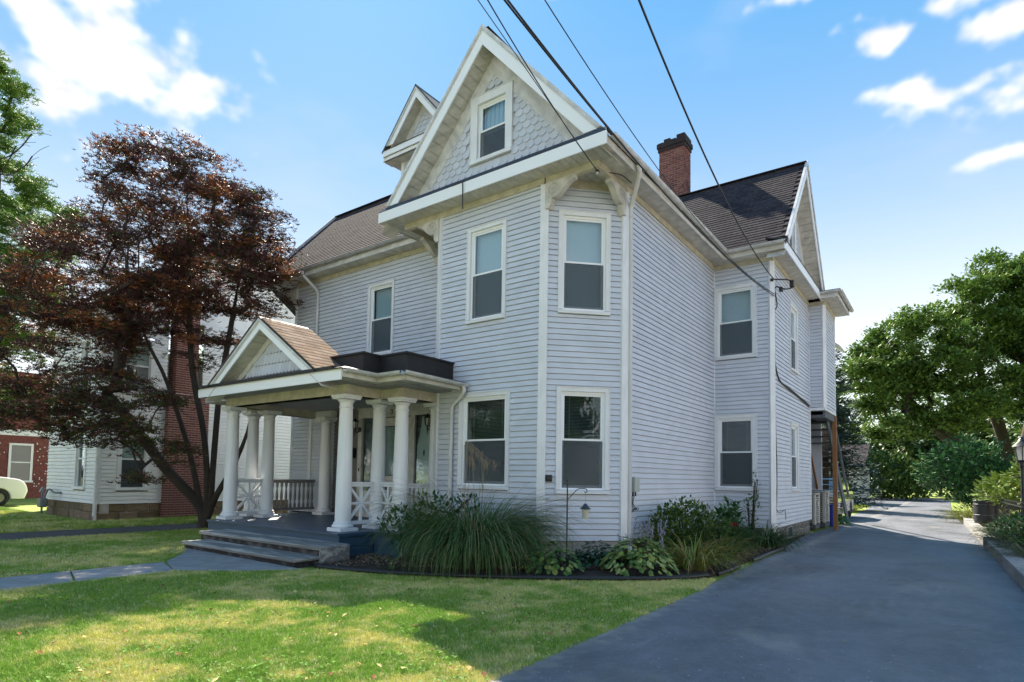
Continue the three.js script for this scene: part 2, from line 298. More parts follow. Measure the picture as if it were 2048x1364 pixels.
// soffits made of narrow vinyl panels
function soffitRun(parent, x0, x1, z0, z1, y, along, step = .15, cut) {
  const n = Math.round((along === 'x' ? x1 - x0 : z1 - z0) / step);
  for (let k = 0; k < n; k++) {
    const f = (a, b) => [a + (b - a) * k / n + .004, a + (b - a) * (k + 1) / n - .004];
    const [a, b] = along === 'x' ? f(x0, x1) : f(z0, z1);
    let q = along === 'x' ? [a, b, z0, z1] : [x0, x1, a, b]; if (cut) q = cut(q); if (!q) continue;
    put(parent, 'soffit_panel', bx(q[0], q[1], y, y + .012, q[2], q[3]), soffitM);
  }
  put(parent, 'soffit_backing', bx(x0, x1, y + .013, y + .03, z0, z1), soffitM);
}
const eaves = grp(house, 'eaves', V(-7, SO, -8.5));
soffitRun(eaves, -9.70, -4.34, -8.72, -8.30, SO, 'x', .135);              // front gable
soffitRun(eaves, -4.70, -4.34, -14.5, -8.72, SO, 'z', .30);               // right-hand eave
soffitRun(eaves, -5.8, -4.70, -9.8, -8.72, SO, 'x', .14);                 // over the cut corner
soffitRun(eaves, -9.70, -8.2, -9.8, -8.72, SO, 'x', .14);
soffitRun(eaves, -15.9, -9.70, -9.85, -9.44, SO, 'x', .6);                // main eave
soffitRun(eaves, -4.70, -2.98, -14.88, -14.47, SO, 'x', .15);             // wing, front eave
soffitRun(eaves, -3.35, -2.95, -19.45, -14.88, SO, 'z', .9);
soffitRun(eaves, -3.3, -2.52, -19.5, -19.1, SO - .0, 'x', .15); soffitRun(eaves, -2.92, -2.52, -21.6, -19.5, SO, 'z', .5);
// fascia boards
const F0 = SO - .015, F1 = 7.07;
const fascia = (g, m = vinylWhite) => put(eaves, 'fascia', g, m);
fascia([bx(-9.73, -4.32, F0, F1, -8.30, -8.275)]);                         // under the front gable
fascia([bx(-4.342, -4.318, F0, F1 - .02, -14.47, -8.30)], soffitM);        // right eave
fascia([bx(-9.735, -9.71, F0, F1, -9.44, -8.30)], soffitM);
fascia([bx(-16.3, -9.735, F0, F1 - .02, -9.44, -9.416)], dirtyWhite);      // main eave
fascia([bx(-4.318, -2.97, F0, F1 - .02, -14.47, -14.445)], soffitM);
fascia([bx(-2.97, -2.945, F0, F1, -19.45, -14.445)]);
fascia([bx(-2.97, -2.5, F0, F1 - .03, -19.08, -19.06), bx(-2.52, -2.5, F0, F1 - .03, -21.6, -19.08)], dirtyWhite);
// brackets with scrolls
function bracket(parent, fr, w = .58, h = .42) {
  const g = grp(parent, 'bracket', V(0, 6.5, 0).applyMatrix4(fr));
  const s = new THREE.Shape(); s.moveTo(0, 0); s.lineTo(w, 0); s.lineTo(w, -.05); s.bezierCurveTo(w * .72, -.07, w * .62, -.22, w * .42, -.27); s.bezierCurveTo(w * .30, -.30, w * .22, -.27, w * .20, -.30); s.lineTo(w * .2, -h + .02); s.lineTo(w * .12, -h - .04); s.lineTo(0, -h - .04); s.closePath();
  const e = new THREE.ExtrudeGeometry(s, { depth: .11, bevelEnabled: true, bevelSize: .008, bevelThickness: .008, bevelSegments: 1, curveSegments: 8 }).translate(0, FR, -.055);
  put(g, 'body', mapG([clean(e)], fr), bracketM);
  for (const sd of [-1, 1]) {
    const pts = []; for (let k = 0; k <= 40; k++) { const a = k / 40 * 4.6 * Math.PI / 1.6 + .4, r = .115 * (1 - k / 46); pts.push(V(.15 + Math.cos(a) * r, FR - .15 + Math.sin(a) * r, sd * .066)); }
    put(g, 'scroll', mapG([tube(pts, .013, 5, 60)], fr), bracketM);
  }
}
bracket(house, frame(-5.72, -8.72, 0)); bracket(house, frame(-4.72, -9.72, -90)); bracket(house, frame(-8.34, -8.72, 180)); bracket(house, frame(-9.3, -9.74, -90)); bracket(house, frame(-14.95, -9.82, 180));

// ---------------------------------------------------------------- roofs
// slope: corners of the sheet (outer face), 4 points: eave a -> eave b -> ridge b -> ridge a
function sheet(pts, t) { // thin slab below a quad
  const [a, b, c, d] = pts, n = b.clone().sub(a).cross(d.clone().sub(a)).normalize(), o = n.clone().multiplyScalar(-t), P = [];
  const q = (p, r, s, u) => P.push(p, r, s, p, s, u);
  const [A, B, C, D] = pts.map((p) => p.clone().add(o));
  q(a, b, c, d); q(D, C, B, A); q(a, A, B, b); q(b, B, C, c); q(c, C, D, d); q(d, D, A, a);
  const g = new THREE.BufferGeometry(); g.setAttribute('position', new THREE.Float32BufferAttribute(P.flatMap((p) => [p.x, p.y, p.z]), 3)); g.computeVertexNormals();
  g.setAttribute('uv', new THREE.Float32BufferAttribute(P.flatMap((p) => [p.x + p.z, p.y]), 2)); return g;
}
const EY = 7.0; // height of the eave edges
const roof1 = grp(house, 'roof', V(-7.03, EY, -14)), roof2 = grp(house, 'roof', V(-12, EY, -12)), roof3 = grp(house, 'roof', V(-4, EY, -17));
put(roof1, 'deck', [sheet([V(-9.75, EY, -8.42), V(-7.03, RIDGE, -8.42), V(-7.03, RIDGE, -22), V(-9.75, EY, -22)], .06)], shingleM[1]);
put(roof1, 'deck', [sheet([V(-4.30, EY, -8.42), V(-7.03, RIDGE, -8.42), V(-7.03, RIDGE, -22), V(-4.30, EY, -22)].reverse(), .06)], shingleM[1]);
const zr2 = -12.15, zr3 = -17.13;
put(roof2, 'deck', [sheet([V(-16.35, EY, -9.42), V(-7.03, EY, -9.42), V(-7.03, RIDGE, zr2), V(-16.35, RIDGE, zr2)], .06)], shingleM[1]);
put(roof2, 'deck', [sheet([V(-16.35, EY, -14.9), V(-7.03, EY, -14.9), V(-7.03, RIDGE, zr2), V(-16.35, RIDGE, zr2)].reverse(), .06)], shingleM[1]);
put(roof3, 'deck', [sheet([V(-7.03, EY, -14.44), V(-2.93, EY, -14.44), V(-2.93, RIDGE, zr3), V(-7.03, RIDGE, zr3)], .06)], shingleM[1]);
put(roof3, 'deck', [sheet([V(-7.03, EY, -19.82), V(-2.93, EY, -19.82), V(-2.93, RIDGE, zr3), V(-7.03, RIDGE, zr3)].reverse(), .06)], shingleM[1]);
put(roof2, 'gable_wall', [slab([[-2.6, 6.9], [2.6, 6.9], [0, 9.85]], 0, .1).applyMatrix4(frame(-15.9, zr2, -90))], siding[0]);
put(roof2, 'rake_board', [bar(V(-16.36, EY - .02, -9.40), V(-16.36, RIDGE - .02, zr2), .03, .2), bar(V(-16.36, EY - .02, -14.9), V(-16.36, RIDGE - .02, zr2), .03, .2)], dirtyWhite);
// shingle tabs on a front-facing slope
const tabGeo = (() => { const g = bx(-.149, .149, -.011, .003, 0, .145); const p = g.attributes.position; for (let i = 0; i < p.count; i++) if (p.getZ(i) > .1) p.setY(i, p.getY(i) + .011); g.computeVertexNormals(); return g; })();
function tabs(x0f, x1, zr, single, parent, seed, mats = shingleM, eyz) {
  const R = rng(seed), zE = eyz, len = Math.hypot(RIDGE - EY, zE - zr), N = Math.floor(len / .127), ang = Math.atan2(RIDGE - EY, zE - zr), bulk = mats.map(() => []);
  const rx = new THREE.Matrix4().makeRotationX(ang);
  for (let k = 0; k < N; k++) {
    const s = (k + .5) * .127, cy = EY + (RIDGE - EY) * s / len, cz = zE + (zr - zE) * s / len; let off = (k % 2 ? .15 : 0) + (R() - .5) * .03;
    for (let x = x1 - .15 - off; x > x0f(cz) - .1; x -= .3) {
      const m = new THREE.Matrix4().makeTranslation(x + (R() - .5) * .006, cy + .006 * Math.cos(ang) + R() * .0015, cz + .006 * Math.sin(ang)).multiply(rx), mi = Math.floor(R() * mats.length);
      m.multiply(new THREE.Matrix4().makeTranslation(0, .009, -.07));
      if (single) put(parent, 'shingle', tabGeo, mats[mi], m); else bulk[mi].push(tabGeo.clone().applyMatrix4(m));
    }
  }
  bulk.forEach((l, i) => { if (l.length) stuff(put(parent, 'shingles', l, mats[i])); });
}
tabs((z) => -7.03 + (-zr3 + z) - .05, -2.93, zr3, true, roof3, 41, shingleM, -14.44);
tabs((z) => -16.3, -9.0, zr2, false, roof2, 43, shingleM, -9.42);
put(roof3, 'ridge_cap', [bar(V(-7, RIDGE + .012, zr3), V(-2.93, RIDGE + .012, zr3), .22, .02)], shingleM[0]);
put(roof2, 'ridge_cap', [bar(V(-16.35, RIDGE + .012, zr2), V(-7, RIDGE + .012, zr2), .22, .02)], shingleM[0]);
put(roof1, 'ridge_cap', [bar(V(-7.03, RIDGE + .012, -22), V(-7.03, RIDGE + .012, -8.42), .22, .02)], shingleM[0]);

// fish-scale shingle: flat top, round foot
const scaleGeo = (w, h) => { const s = new THREE.Shape(), r = w / 2; s.moveTo(-r, h); s.lineTo(-r, r * .5); s.quadraticCurveTo(-r * .85, -r * .12, 0, -r * .2); s.quadraticCurveTo(r * .85, -r * .12, r, r * .5); s.lineTo(r, h); s.closePath(); return clean(new THREE.ExtrudeGeometry(s, { depth: .02, bevelEnabled: false, curveSegments: 5 })); };
// gable front: local frame with u = 0 at the gable's centre line, n = 0 at the wall face
function gableFront(parent, fr, { half, y0, yEave, apex, over, step = .145, w = .17, hole, single = true, fascW = .26, soff = .2 }) {
  const k = (apex - yEave) / half, L = (g) => mapG(g, fr), R = rng(77);
  const ww = apex - .18, hw = (ww - y0) / k;
  put(parent, 'gable_wall', L([slab([[-hw, y0], [hw, y0], [0, ww]], -.06, -.004, hole ? [[[hole[0], hole[2]], [hole[1], hole[2]], [hole[1], hole[3]], [hole[0], hole[3]]]] : [])]), scaleM[0]);
  const gs = scaleGeo(w - .004, step * 1.3), bulk = [];
  for (let row = 0, y = y0 + .10; y < ww - .1; y += step, row++) {
    const lim = (ww - .02 - y) / k;
    for (let u = -Math.floor(lim / w) * w - w + (row % 2 ? w / 2 : 0); u <= lim + w * .3; u += w) {
      if (Math.abs(u) + w / 2 > (apex - .17 - y - step * 1.05) / k) continue;
      if (hole && u > hole[0] - w * .35 && u < hole[1] + w * .35 && y + step > hole[2] && y < hole[3]) continue;
      const m = fr.clone().multiply(new THREE.Matrix4().makeRotationX(-.13).setPosition(u, y, .014));
      if (single) put(parent, 'scallop_shingle', gs, scaleM[Math.floor(R() * 3)], m); else bulk.push(gs.clone().applyMatrix4(m));
    }
  }
  if (bulk.length) stuff(put(parent, 'scallop_shingles', bulk, scaleM[0]));
  // rakes: white board in front, moulding above, flat frieze on the wall, vinyl panels between
  for (const s of [-1, 1]) {
    const P = (u, y, n) => V(s * u, y, n), quad = (n0, n1, d0, d1) => { // band along the rake between normal offsets d0, d1 below the roof edge
      const nx = Math.sin(Math.atan(k)), ny = Math.cos(Math.atan(k)), e0 = [half + .0, yEave], a0 = [0, apex];
      const off = (d) => d / ny; // vertical drop for a perpendicular offset
      const yb = y0 - .02; const uu = (d, y) => (apex - off(d) - y) / k;
      const pts = [[0, apex - off(d0)], [uu(d0, yb), yb], [uu(d1, yb), yb], [0, apex - off(d1)]];
      return slab(pts.map((p) => [s * p[0], p[1]]), n0, n1);
    };
    put(parent, 'rake_board', L([quad(over - .03, over, .075, fascW)]), vinylWhite);
    put(parent, 'rake_moulding', L([quad(over - .03, over + .028, .0, .05), quad(over - .03, over + .014, .05, .075)]), dirtyWhite);
    put(parent, 'rake_frieze', L([quad(0, .035, fascW - .02, fascW + soff + .05)]), dirtyWhite);
    const nn = Math.round(half * Math.sqrt(1 + k * k) / .2), ny = Math.cos(Math.atan(k)), dv = (fascW - .03) / ny;
    for (let i = 0; i < nn; i++) {
      const ta = i / nn + .0025, tb = (i + 1) / nn - .0025, A = P(half * (1 - ta), yEave + (apex - yEave) * ta - dv, .03), B = P(half * (1 - tb), yEave + (apex - yEave) * tb - dv, .03), C = B.clone().setZ(over - .02), D = A.clone().setZ(over - .02);
      if (B.y < y0 - .02) continue;
      put(parent, 'soffit_panel', L([sheet(s > 0 ? [A, B, C, D] : [D, C, B, A], .012)]), soffitM);
    }
    const A = P(half, yEave - dv + .02, 0), B = P(0, apex - dv + .02, 0), C = B.clone().setZ(over - .02), D = A.clone().setZ(over - .02);
    put(parent, 'soffit_backing', L([sheet(s > 0 ? [A, B, C, D] : [D, C, B, A], .01)]), soffitM);
  }
}
const gable = grp(house, 'front_gable', V(-7.03, 7.1, -8.8));
const gFr = frame(-7.03, -8.80, 0);
gableFront(gable, gFr, { half: 2.76, y0: 7.24, yEave: 7.02, apex: 10.12, over: .42, step: .137, w: .175, hole: [-.56, .46, 7.66, 9.06] });
put(gable, 'skirt_board', mapG([bx(-2.2, 2.2, 7.2, 7.36, -.05, .028)], gFr), scaleM[0]);
windowUnit(gFr, -.57, .47, 7.66, 9.05, { shade: .5, cas: .17, sillH: .1, proud: .05, curtain: true });
// small dark roof strip along the foot of the gable
put(gable, 'pent_roof', [sheet([V(-9.74, F1 + .004, -8.27), V(-4.31, F1 + .004, -8.27), V(-4.36, 7.175, -8.335), V(-9.66, 7.175, -8.335)], .02), sheet([V(-9.66, 7.175, -8.335), V(-4.36, 7.175, -8.335), V(-4.40, 7.25, -8.80), V(-9.6, 7.25, -8.80)], .02)], pentRoof);
put(gable, 'pent_roof_flashing', [sheet([V(-7.6, F1 + .013, -8.258), V(-7.3, F1 + .013, -8.258), V(-7.3, F1 + .04, -8.32), V(-7.6, F1 + .04, -8.32)], .012)], pentRoof);
// wing gable, facing the driveway
const wg = grp(house, 'side_gable', V(-3.33, 7.1, zr3)), wFr = frame(-3.35, zr3, 90);
gableFront(wg, wFr, { half: 2.72, y0: 7.2, yEave: 7.02, apex: 10.12, over: .42, single: false, hole: [-.54, .44, 7.62, 8.94] });
windowUnit(wFr, -.55, .45, 7.6, 8.95, { cas: .16, sillH: .1, proud: .05 });
put(wg, 'pent_roof', [sheet([V(-2.93, F1 + .01, -14.44), V(-2.93, F1 + .01, -19.6), V(-3.37, 7.2, -19.6), V(-3.37, 7.2, -14.44)], .02)], pentRoof);
// dormer standing tall on the left slope
const dm = grp(house, 'dormer', V(-11.1, 8.2, -10.55)), dFr = frame(-11.02, -10.85, 0);
gableFront(dm, dFr, { half: 1.22, y0: 10.38, yEave: 10.22, apex: 11.66, over: .35, single: false, step: .137, w: .175, fascW: .2, soff: .1 });
put(dm, 'wall', [bx(-11.86, -10.18, 7.9, 10.2, -13.2, -10.86)], siding[0]);
put(dm, 'corner_board', [bx(-11.88, -11.76, 8.0, 9.98, -10.88, -10.84)], trim);
put(dm, 'fascia', [bx(-12.22, -9.82, 10.09, 10.24, -10.51, -10.48), bx(-12.22, -9.82, 9.98, 10.09, -10.56, -10.53), bx(-12.22, -12.19, 10.0, 10.22, -13, -10.51)], vinylWhite);
put(dm, 'soffit', [bx(-12.2, -9.84, 9.98, 10.0, -13, -10.52)], soffitM);
put(dm, 'pent_roof', [sheet([V(-12.24, 10.25, -10.46), V(-9.8, 10.25, -10.46), V(-9.8, 10.36, -10.85), V(-12.24, 10.36, -10.85)], .015)], pentRoof);
put(dm, 'roof', [sheet([V(-12.27, 10.22, -10.47), V(-11.02, 11.68, -10.47), V(-11.02, 11.68, -13.6), V(-12.27, 10.22, -13.6)], .04), sheet([V(-9.77, 10.22, -10.47), V(-11.02, 11.68, -10.47), V(-11.02, 11.68, -13.6), V(-9.77, 10.22, -13.6)].reverse(), .04)], M(.10, .115, .13, .85, { map: grimeTex }));
put(dm, 'roof_core', [slab([[-1.1, 10.1], [1.1, 10.1], [0, 11.45]], -2.4, -.07).applyMatrix4(dFr)], scaleM[0]);

// ---------------------------------------------------------------- gutters and downspouts
function gutter(parent, a, b, out, straps = .9, m = gutterM) { // half-round trough; a, b: top back edge; out: outward unit vector
  const y = V(0, 1, 0); if (out.clone().cross(y).dot(b.clone().sub(a)) < 0) [a, b] = [b, a];
  const L = a.distanceTo(b), z = b.clone().sub(a).normalize(), o = [];
  const arc = (r, k, n) => { const t = Math.PI + k / n * Math.PI; return [.062 + r * Math.cos(t), 1.06 * r * Math.sin(t)]; };
  for (let k = 0; k <= 10; k++) o.push(arc(.062, k, 10)); for (let k = 10; k >= 0; k--) o.push(arc(.057, k, 10));
  const g = new THREE.ExtrudeGeometry(new THREE.Shape(o.map((p) => new THREE.Vector2(...p))), { depth: L, bevelEnabled: false }), part = grp(parent, 'gutter', a);
  put(part, 'trough', clean(g.applyMatrix4(new THREE.Matrix4().makeBasis(out, y, z).setPosition(a))), m);
  for (let s = .3; s < L; s += straps) { const pts = []; for (let k = 0; k <= 8; k++) { const [p, q] = arc(.067, k, 8); pts.push(a.clone().addScaledVector(z, s).addScaledVector(out, p).addScaledVector(y, q)); } put(part, 'strap', tube(pts, .006, 4, 12), dirtyWhite); }
  return part;
}
gutter(house, V(-4.315, 7.03, -8.32), V(-4.315, 7.03, -14.47), V(1, 0, 0));
gutter(house, V(-4.2, 7.03, -14.44), V(-2.95, 7.03, -14.44), V(0, 0, 1));
gutter(house, V(-16.2, 7.03, -9.415), V(-9.76, 7.03, -9.415), V(0, 0, 1), 1.0, M(.36, .36, .38, .45, { map: grimeTex }));
gutter(house, V(-2.95, 7.02, -19.055), V(-2.4, 7.02, -19.055), V(0, 0, 1)); gutter(house, V(-2.495, 7.02, -21.6), V(-2.495, 7.02, -19.0), V(1, 0, 0));
put(house, 'bump_out_roof', [bx(-3.0, -2.42, 7.02, 7.05, -21.7, -18.98)], shingleM[3]);
put(house, 'rear_eave', [sheet([V(-3.3, 6.35, -22.6), V(-2.78, 5.93, -22.6), V(-2.78, 5.93, -21.6), V(-3.3, 6.35, -21.6)].reverse(), .07)], dirtyWhite);
const spout = (pts, r = .042) => { const o = grp(house, 'downspout', pts[pts.length - 1]); put(o, 'pipe', tube(pts, r, 10, 60), dirtyWhite); return o; };
{
  const o = spout([V(-4.255, 6.96, -9.35), V(-4.26, 6.86, -9.42), V(-4.42, 6.70, -9.62), V(-4.60, 6.52, -9.83), V(-4.63, 6.38, -9.86), V(-4.63, 5.5, -9.865), V(-4.63, 3, -9.865), V(-4.63, .5, -9.865), V(-4.61, .25, -9.86), V(-4.53, .12, -9.8)]);
  for (const y of [6.3, 3.22]) put(o, 'collar', at(new THREE.CylinderGeometry(.05, .05, .05, 12), -4.63, y, -9.865), dirtyWhite);
  spout([V(-14.0, 6.96, -9.35), V(-14.0, 6.86, -9.36), V(-13.9, 6.62, -9.6), V(-13.85, 6.45, -9.73), V(-13.85, 6.1, -9.745), V(-13.85, 5, -9.745), V(-13.85, 4.0, -9.745)], .045);
}
// ---------------------------------------------------------------- brick chimney
function bricks(parent, x0, x1, y0, y1, z0, z1, faces, budget, seed, pick) {
  const R = rng(seed), bh = .075, rest = []; put(parent, 'mortar', bx(x0 + .008, x1 - .008, y0, y1, z0 + .008, z1 - .008), mortarM); let left = budget;
  const geos = new Map(), brick = (w, d) => { const key = w.toFixed(3) + d.toFixed(3); if (!geos.has(key)) geos.set(key, bx(-w / 2, w / 2, -.0285, .0285, -d / 2, d / 2)); return geos.get(key); };
  for (let row = 0, y = y1 - bh / 2; y > y0; y -= bh, row++) for (const f of faces) {
    const len = f === 'x' ? z1 - z0 : x1 - x0, n = Math.max(1, Math.round(len / .21)), bw = len / n;
    for (let k = row % 2 ? -.5 : 0; k < n; k++) {
      const a = Math.max(0, k * bw), b = Math.min(len, (k + 1) * bw); if (b - a < .03) continue; const w = b - a - .016, c = (a + b) / 2, m = brickM[pick(y, R)] ?? sootBrick;
      const mt = f === 'x' ? new THREE.Matrix4().makeTranslation(x1 - .03 + R() * .003, y, z1 - c) : new THREE.Matrix4().makeTranslation(x0 + c, y, z1 - .03 + R() * .003);
      const g = f === 'x' ? brick(.07, w) : brick(w, .07);
      if (left-- > 0) put(parent, 'brick', g, m, mt); else rest.push(g.clone().applyMatrix4(mt));
    }
  }
  if (rest.length) stuff(put(parent, 'bricks', rest, brickM[0]));
}
const ch = grp(house, 'chimney', V(-7.1, 9, -18.5));
bricks(ch, -7.55, -6.70, 9.2, 12.28, -18.78, -18.2, ['z', 'x'], 290, 51, (y, R) => { const dark = sstep(.4, .1, Math.abs(y - 11.0) / .8); return R() < dark * .55 ? 4 : Math.floor(R() * 4); });
put(ch, 'corbel', [bx(-7.58, -6.67, 12.28, 12.40, -18.81, -18.17)], sootBrick); put(ch, 'corbel', [bx(-7.61, -6.64, 12.40, 12.55, -18.84, -18.14)], sootBrick);
for (const [a, b, h] of [[-7.58, -7.4, .04], [-7.38, -7.17, .12], [-7.15, -6.97, .06], [-6.95, -6.68, .15]]) put(ch, 'cap_brick', bx(a, b, 12.55, 12.55 + h, -18.8, -18.18), sootBrick);
// ---------------------------------------------------------------- front porch
const porch = thing('front_porch', 'white columned front porch with scalloped pediment, black flat roof and blue-grey deck', 'porch', V(-11, 0, -8));
const YD = .455, CT = 2.97; // deck and column tops
const deckPts = [[-13.2, -6.66], [-8.62, -6.66], [-8.62, -7.45], [-7.92, -7.45], [-7.92, -8.66], [-8.36, -8.66], [-9.3, -9.78], [-14.05, -9.78], [-14.05, -7.45], [-13.2, -7.45]];
const flat = (pts, y0, y1) => clean(new THREE.ExtrudeGeometry(new THREE.Shape(pts.map((p) => new THREE.Vector2(p[0], -p[1]))), { depth: y1 - y0, bevelEnabled: false }).rotateX(-Math.PI / 2).translate(0, y0, 0));
{ // deck boards run front to back
  const d = grp(porch, 'deck', V(-11, .4, -8));
  put(d, 'deck_frame', flat(deckPts.map(([x, z]) => [x, z]), .40, .428), skirtM);
  const xs = []; for (let x = -14.05; x < -7.93; x += .0875) xs.push(x);
  const RD = rng(3);
  for (const x of xs) { const zf = x >= -13.21 && x + .08 <= -8.6 ? -6.63 : -7.42, zb = x > -8.4 ? -8.66 : x > -9.3 ? -9.7 + Math.max(0, (x + 9.3)) : -9.77; put(d, 'deck_board', bx(x, x + .0855, .428, YD + (RD() - .5) * .003, zb, zf), deckM); }
  const sk = (x0, x1, z0, z1) => { put(porch, 'skirt_board', bx(x0, x1, .205, .425, z0, z1), skirtM); put(porch, 'skirt_board', bx(x0 + .006, x1 - .006, -.05, .2, z0 + .006, z1 - .006), skirtM); };
  sk(-13.18, -8.65, -6.71, -6.685); sk(-8.675, -8.65, -7.47, -6.71); sk(-8.65, -7.95, -7.495, -7.47); sk(-13.2, -13.18, -7.47, -6.685); sk(-14.03, -14.0, -9.75, -7.47); sk(-14.0, -13.2, -7.495, -7.47);
}
{ // lattice below the right-hand end
  const l = grp(porch, 'lattice', V(-7.94, 0, -8)), geos = [], fr = frame(-7.94, -7.5, 90);
  for (let k = -6; k < 26; k++) for (const s of [-1, 1]) { const u0 = k * .055, a = V(s > 0 ? u0 : u0 + .38, 0, s * .004), b = V(s > 0 ? u0 + .38 : u0, .4, s * .004); if (Math.min(a.x, b.x) < 0 || Math.max(a.x, b.x) > 1.15) continue; geos.push(bar(a, b, .022, .006, V(0, 0, 1)).applyMatrix4(fr)); }
  put(l, 'frame', mapG([bx(0, 1.16, 0, .04, -.015, .012), bx(0, 1.16, .39, .43, -.015, .012), bx(0, .04, .04, .39, -.015, .012)], fr), dirtyWhite);
  stuff(put(l, 'slats', geos, dirtyWhite));
}
function column(x, z, y0 = YD, y1 = CT, halfRound = false) {
  const c = grp(porch, 'column', V(x, y0, z)), H = y1 - y0;
  put(c, 'plinth', at(rb(.40, .065, .40, .008), x, y0 + .033, z), columnM);
  put(c, 'base', lathe([[0, .065], [.185, .065], [.195, .085], [.195, .105], [.18, .125], [.165, .13], [.172, .145], [.172, .158], [.158, .168], [0, .168]], 24).translate(x, y0, z), columnM);
  const pts = [[.150, .165]]; for (let k = 0; k <= 10; k++) { const t = k / 10; pts.push([.147 - .027 * Math.pow(t, 1.6), .18 + t * (H - .42)]); }
  put(c, 'shaft', lathe(pts, 24).translate(x, y0, z), columnM);
  put(c, 'capital', lathe([[.118, H - .245], [.132, H - .24], [.134, H - .222], [.122, H - .215], [.121, H - .15], [.132, H - .14], [.150, H - .11], [.175, H - .085], [0, H - .085]], 24).translate(x, y0, z), columnM);
  put(c, 'abacus', [at(rb(.37, .035, .37, .006), x, y1 - .066, z), at(rb(.40, .05, .40, .008), x, y1 - .025, z)], columnM);
}
const colR = [[-9.03, -7.05], [-9.08, -7.9], [-8.42, -7.88]], colL = [[-13.0, -7.05], [-13.03, -7.95], [-13.66, -7.92]];
for (const [x, z] of [...colR, ...colL]) column(x, z);
column(-13.02, -9.55); column(-8.42, -8.83);
// railings
function crossPanel(a, b) { // panel with a vertical, a horizontal and two diagonals
  const g = grp(porch, 'railing', V((a[0] + b[0]) / 2, YD, (a[1] + b[1]) / 2)), A = V(a[0], 0, a[1]), B = V(b[0], 0, b[1]), d = B.clone().sub(A).normalize(); A.addScaledVector(d, .12); B.addScaledVector(d, -.12);
  const y0 = YD + .17, y1 = YD + .83, p = (t, y) => A.clone().lerp(B, t).setY(y), W = vinylWhite;
  put(g, 'top_rail', [bar(p(0, y1 + .055), p(1, y1 + .055), .10, .035), bar(p(0, y1 + .01), p(1, y1 + .01), .06, .05)], trim); put(g, 'bottom_rail', bar(p(0, y0 - .03), p(1, y0 - .03), .055, .065), trim);
  for (const [s, e] of [[p(0, y0), p(1, y1)], [p(0, y1), p(1, y0)], [p(0, (y0 + y1) / 2), p(1, (y0 + y1) / 2)]]) put(g, 'slat', bar(s, e, .04 - .002 * (s.y === y0), .045), trim);
  put(g, 'slat', bar(p(.5, y0), p(.5, y1), .042, .048, V(1, 0, 0)), trim);
}
crossPanel(colR[0], colR[1]); crossPanel(colR[1], colR[2]); crossPanel(colL[0], colL[1]); crossPanel(colL[1], colL[2]);
const balGeo = lathe([[0, 0], [.034, 0], [.034, .09], [.022, .105], [.03, .12], [.018, .14], [.034, .25], [.032, .32], [.018, .48], [.016, .5], [.028, .515], [.02, .53], [.034, .545], [.034, .63], [0, .63]], 10);
const railGrey = M(.20, .20, .21, .6, { map: grimeTex });
function balustrade(a, b, m) {
  const g = grp(porch, 'railing', V((a[0] + b[0]) / 2, YD, (a[1] + b[1]) / 2)), A = V(a[0], 0, a[1]), B = V(b[0], 0, b[1]), d = B.clone().sub(A).normalize(); A.addScaledVector(d, .12); B.addScaledVector(d, -.12);
  const y0 = YD + .17, y1 = YD + .80, p = (t, y) => A.clone().lerp(B, t).setY(y), n = Math.round(A.distanceTo(B) / .125);
  put(g, 'top_rail', [bar(p(0, y1 + .07), p(1, y1 + .07), .10, .035), bar(p(0, y1 + .025), p(1, y1 + .025), .06, .055)], m); put(g, 'bottom_rail', bar(p(0, y0 - .03), p(1, y0 - .03), .055, .065), m);
  for (let k = 0; k < n; k++) { const q = p((k + .5) / n, y0); put(g, 'baluster', balGeo, m, new THREE.Matrix4().makeTranslation(q.x, q.y, q.z)); }
}
balustrade(colL[2], [-13.55, -9.75], railGrey); balustrade(colR[2], [-8.42, -8.72], dirtyWhite);
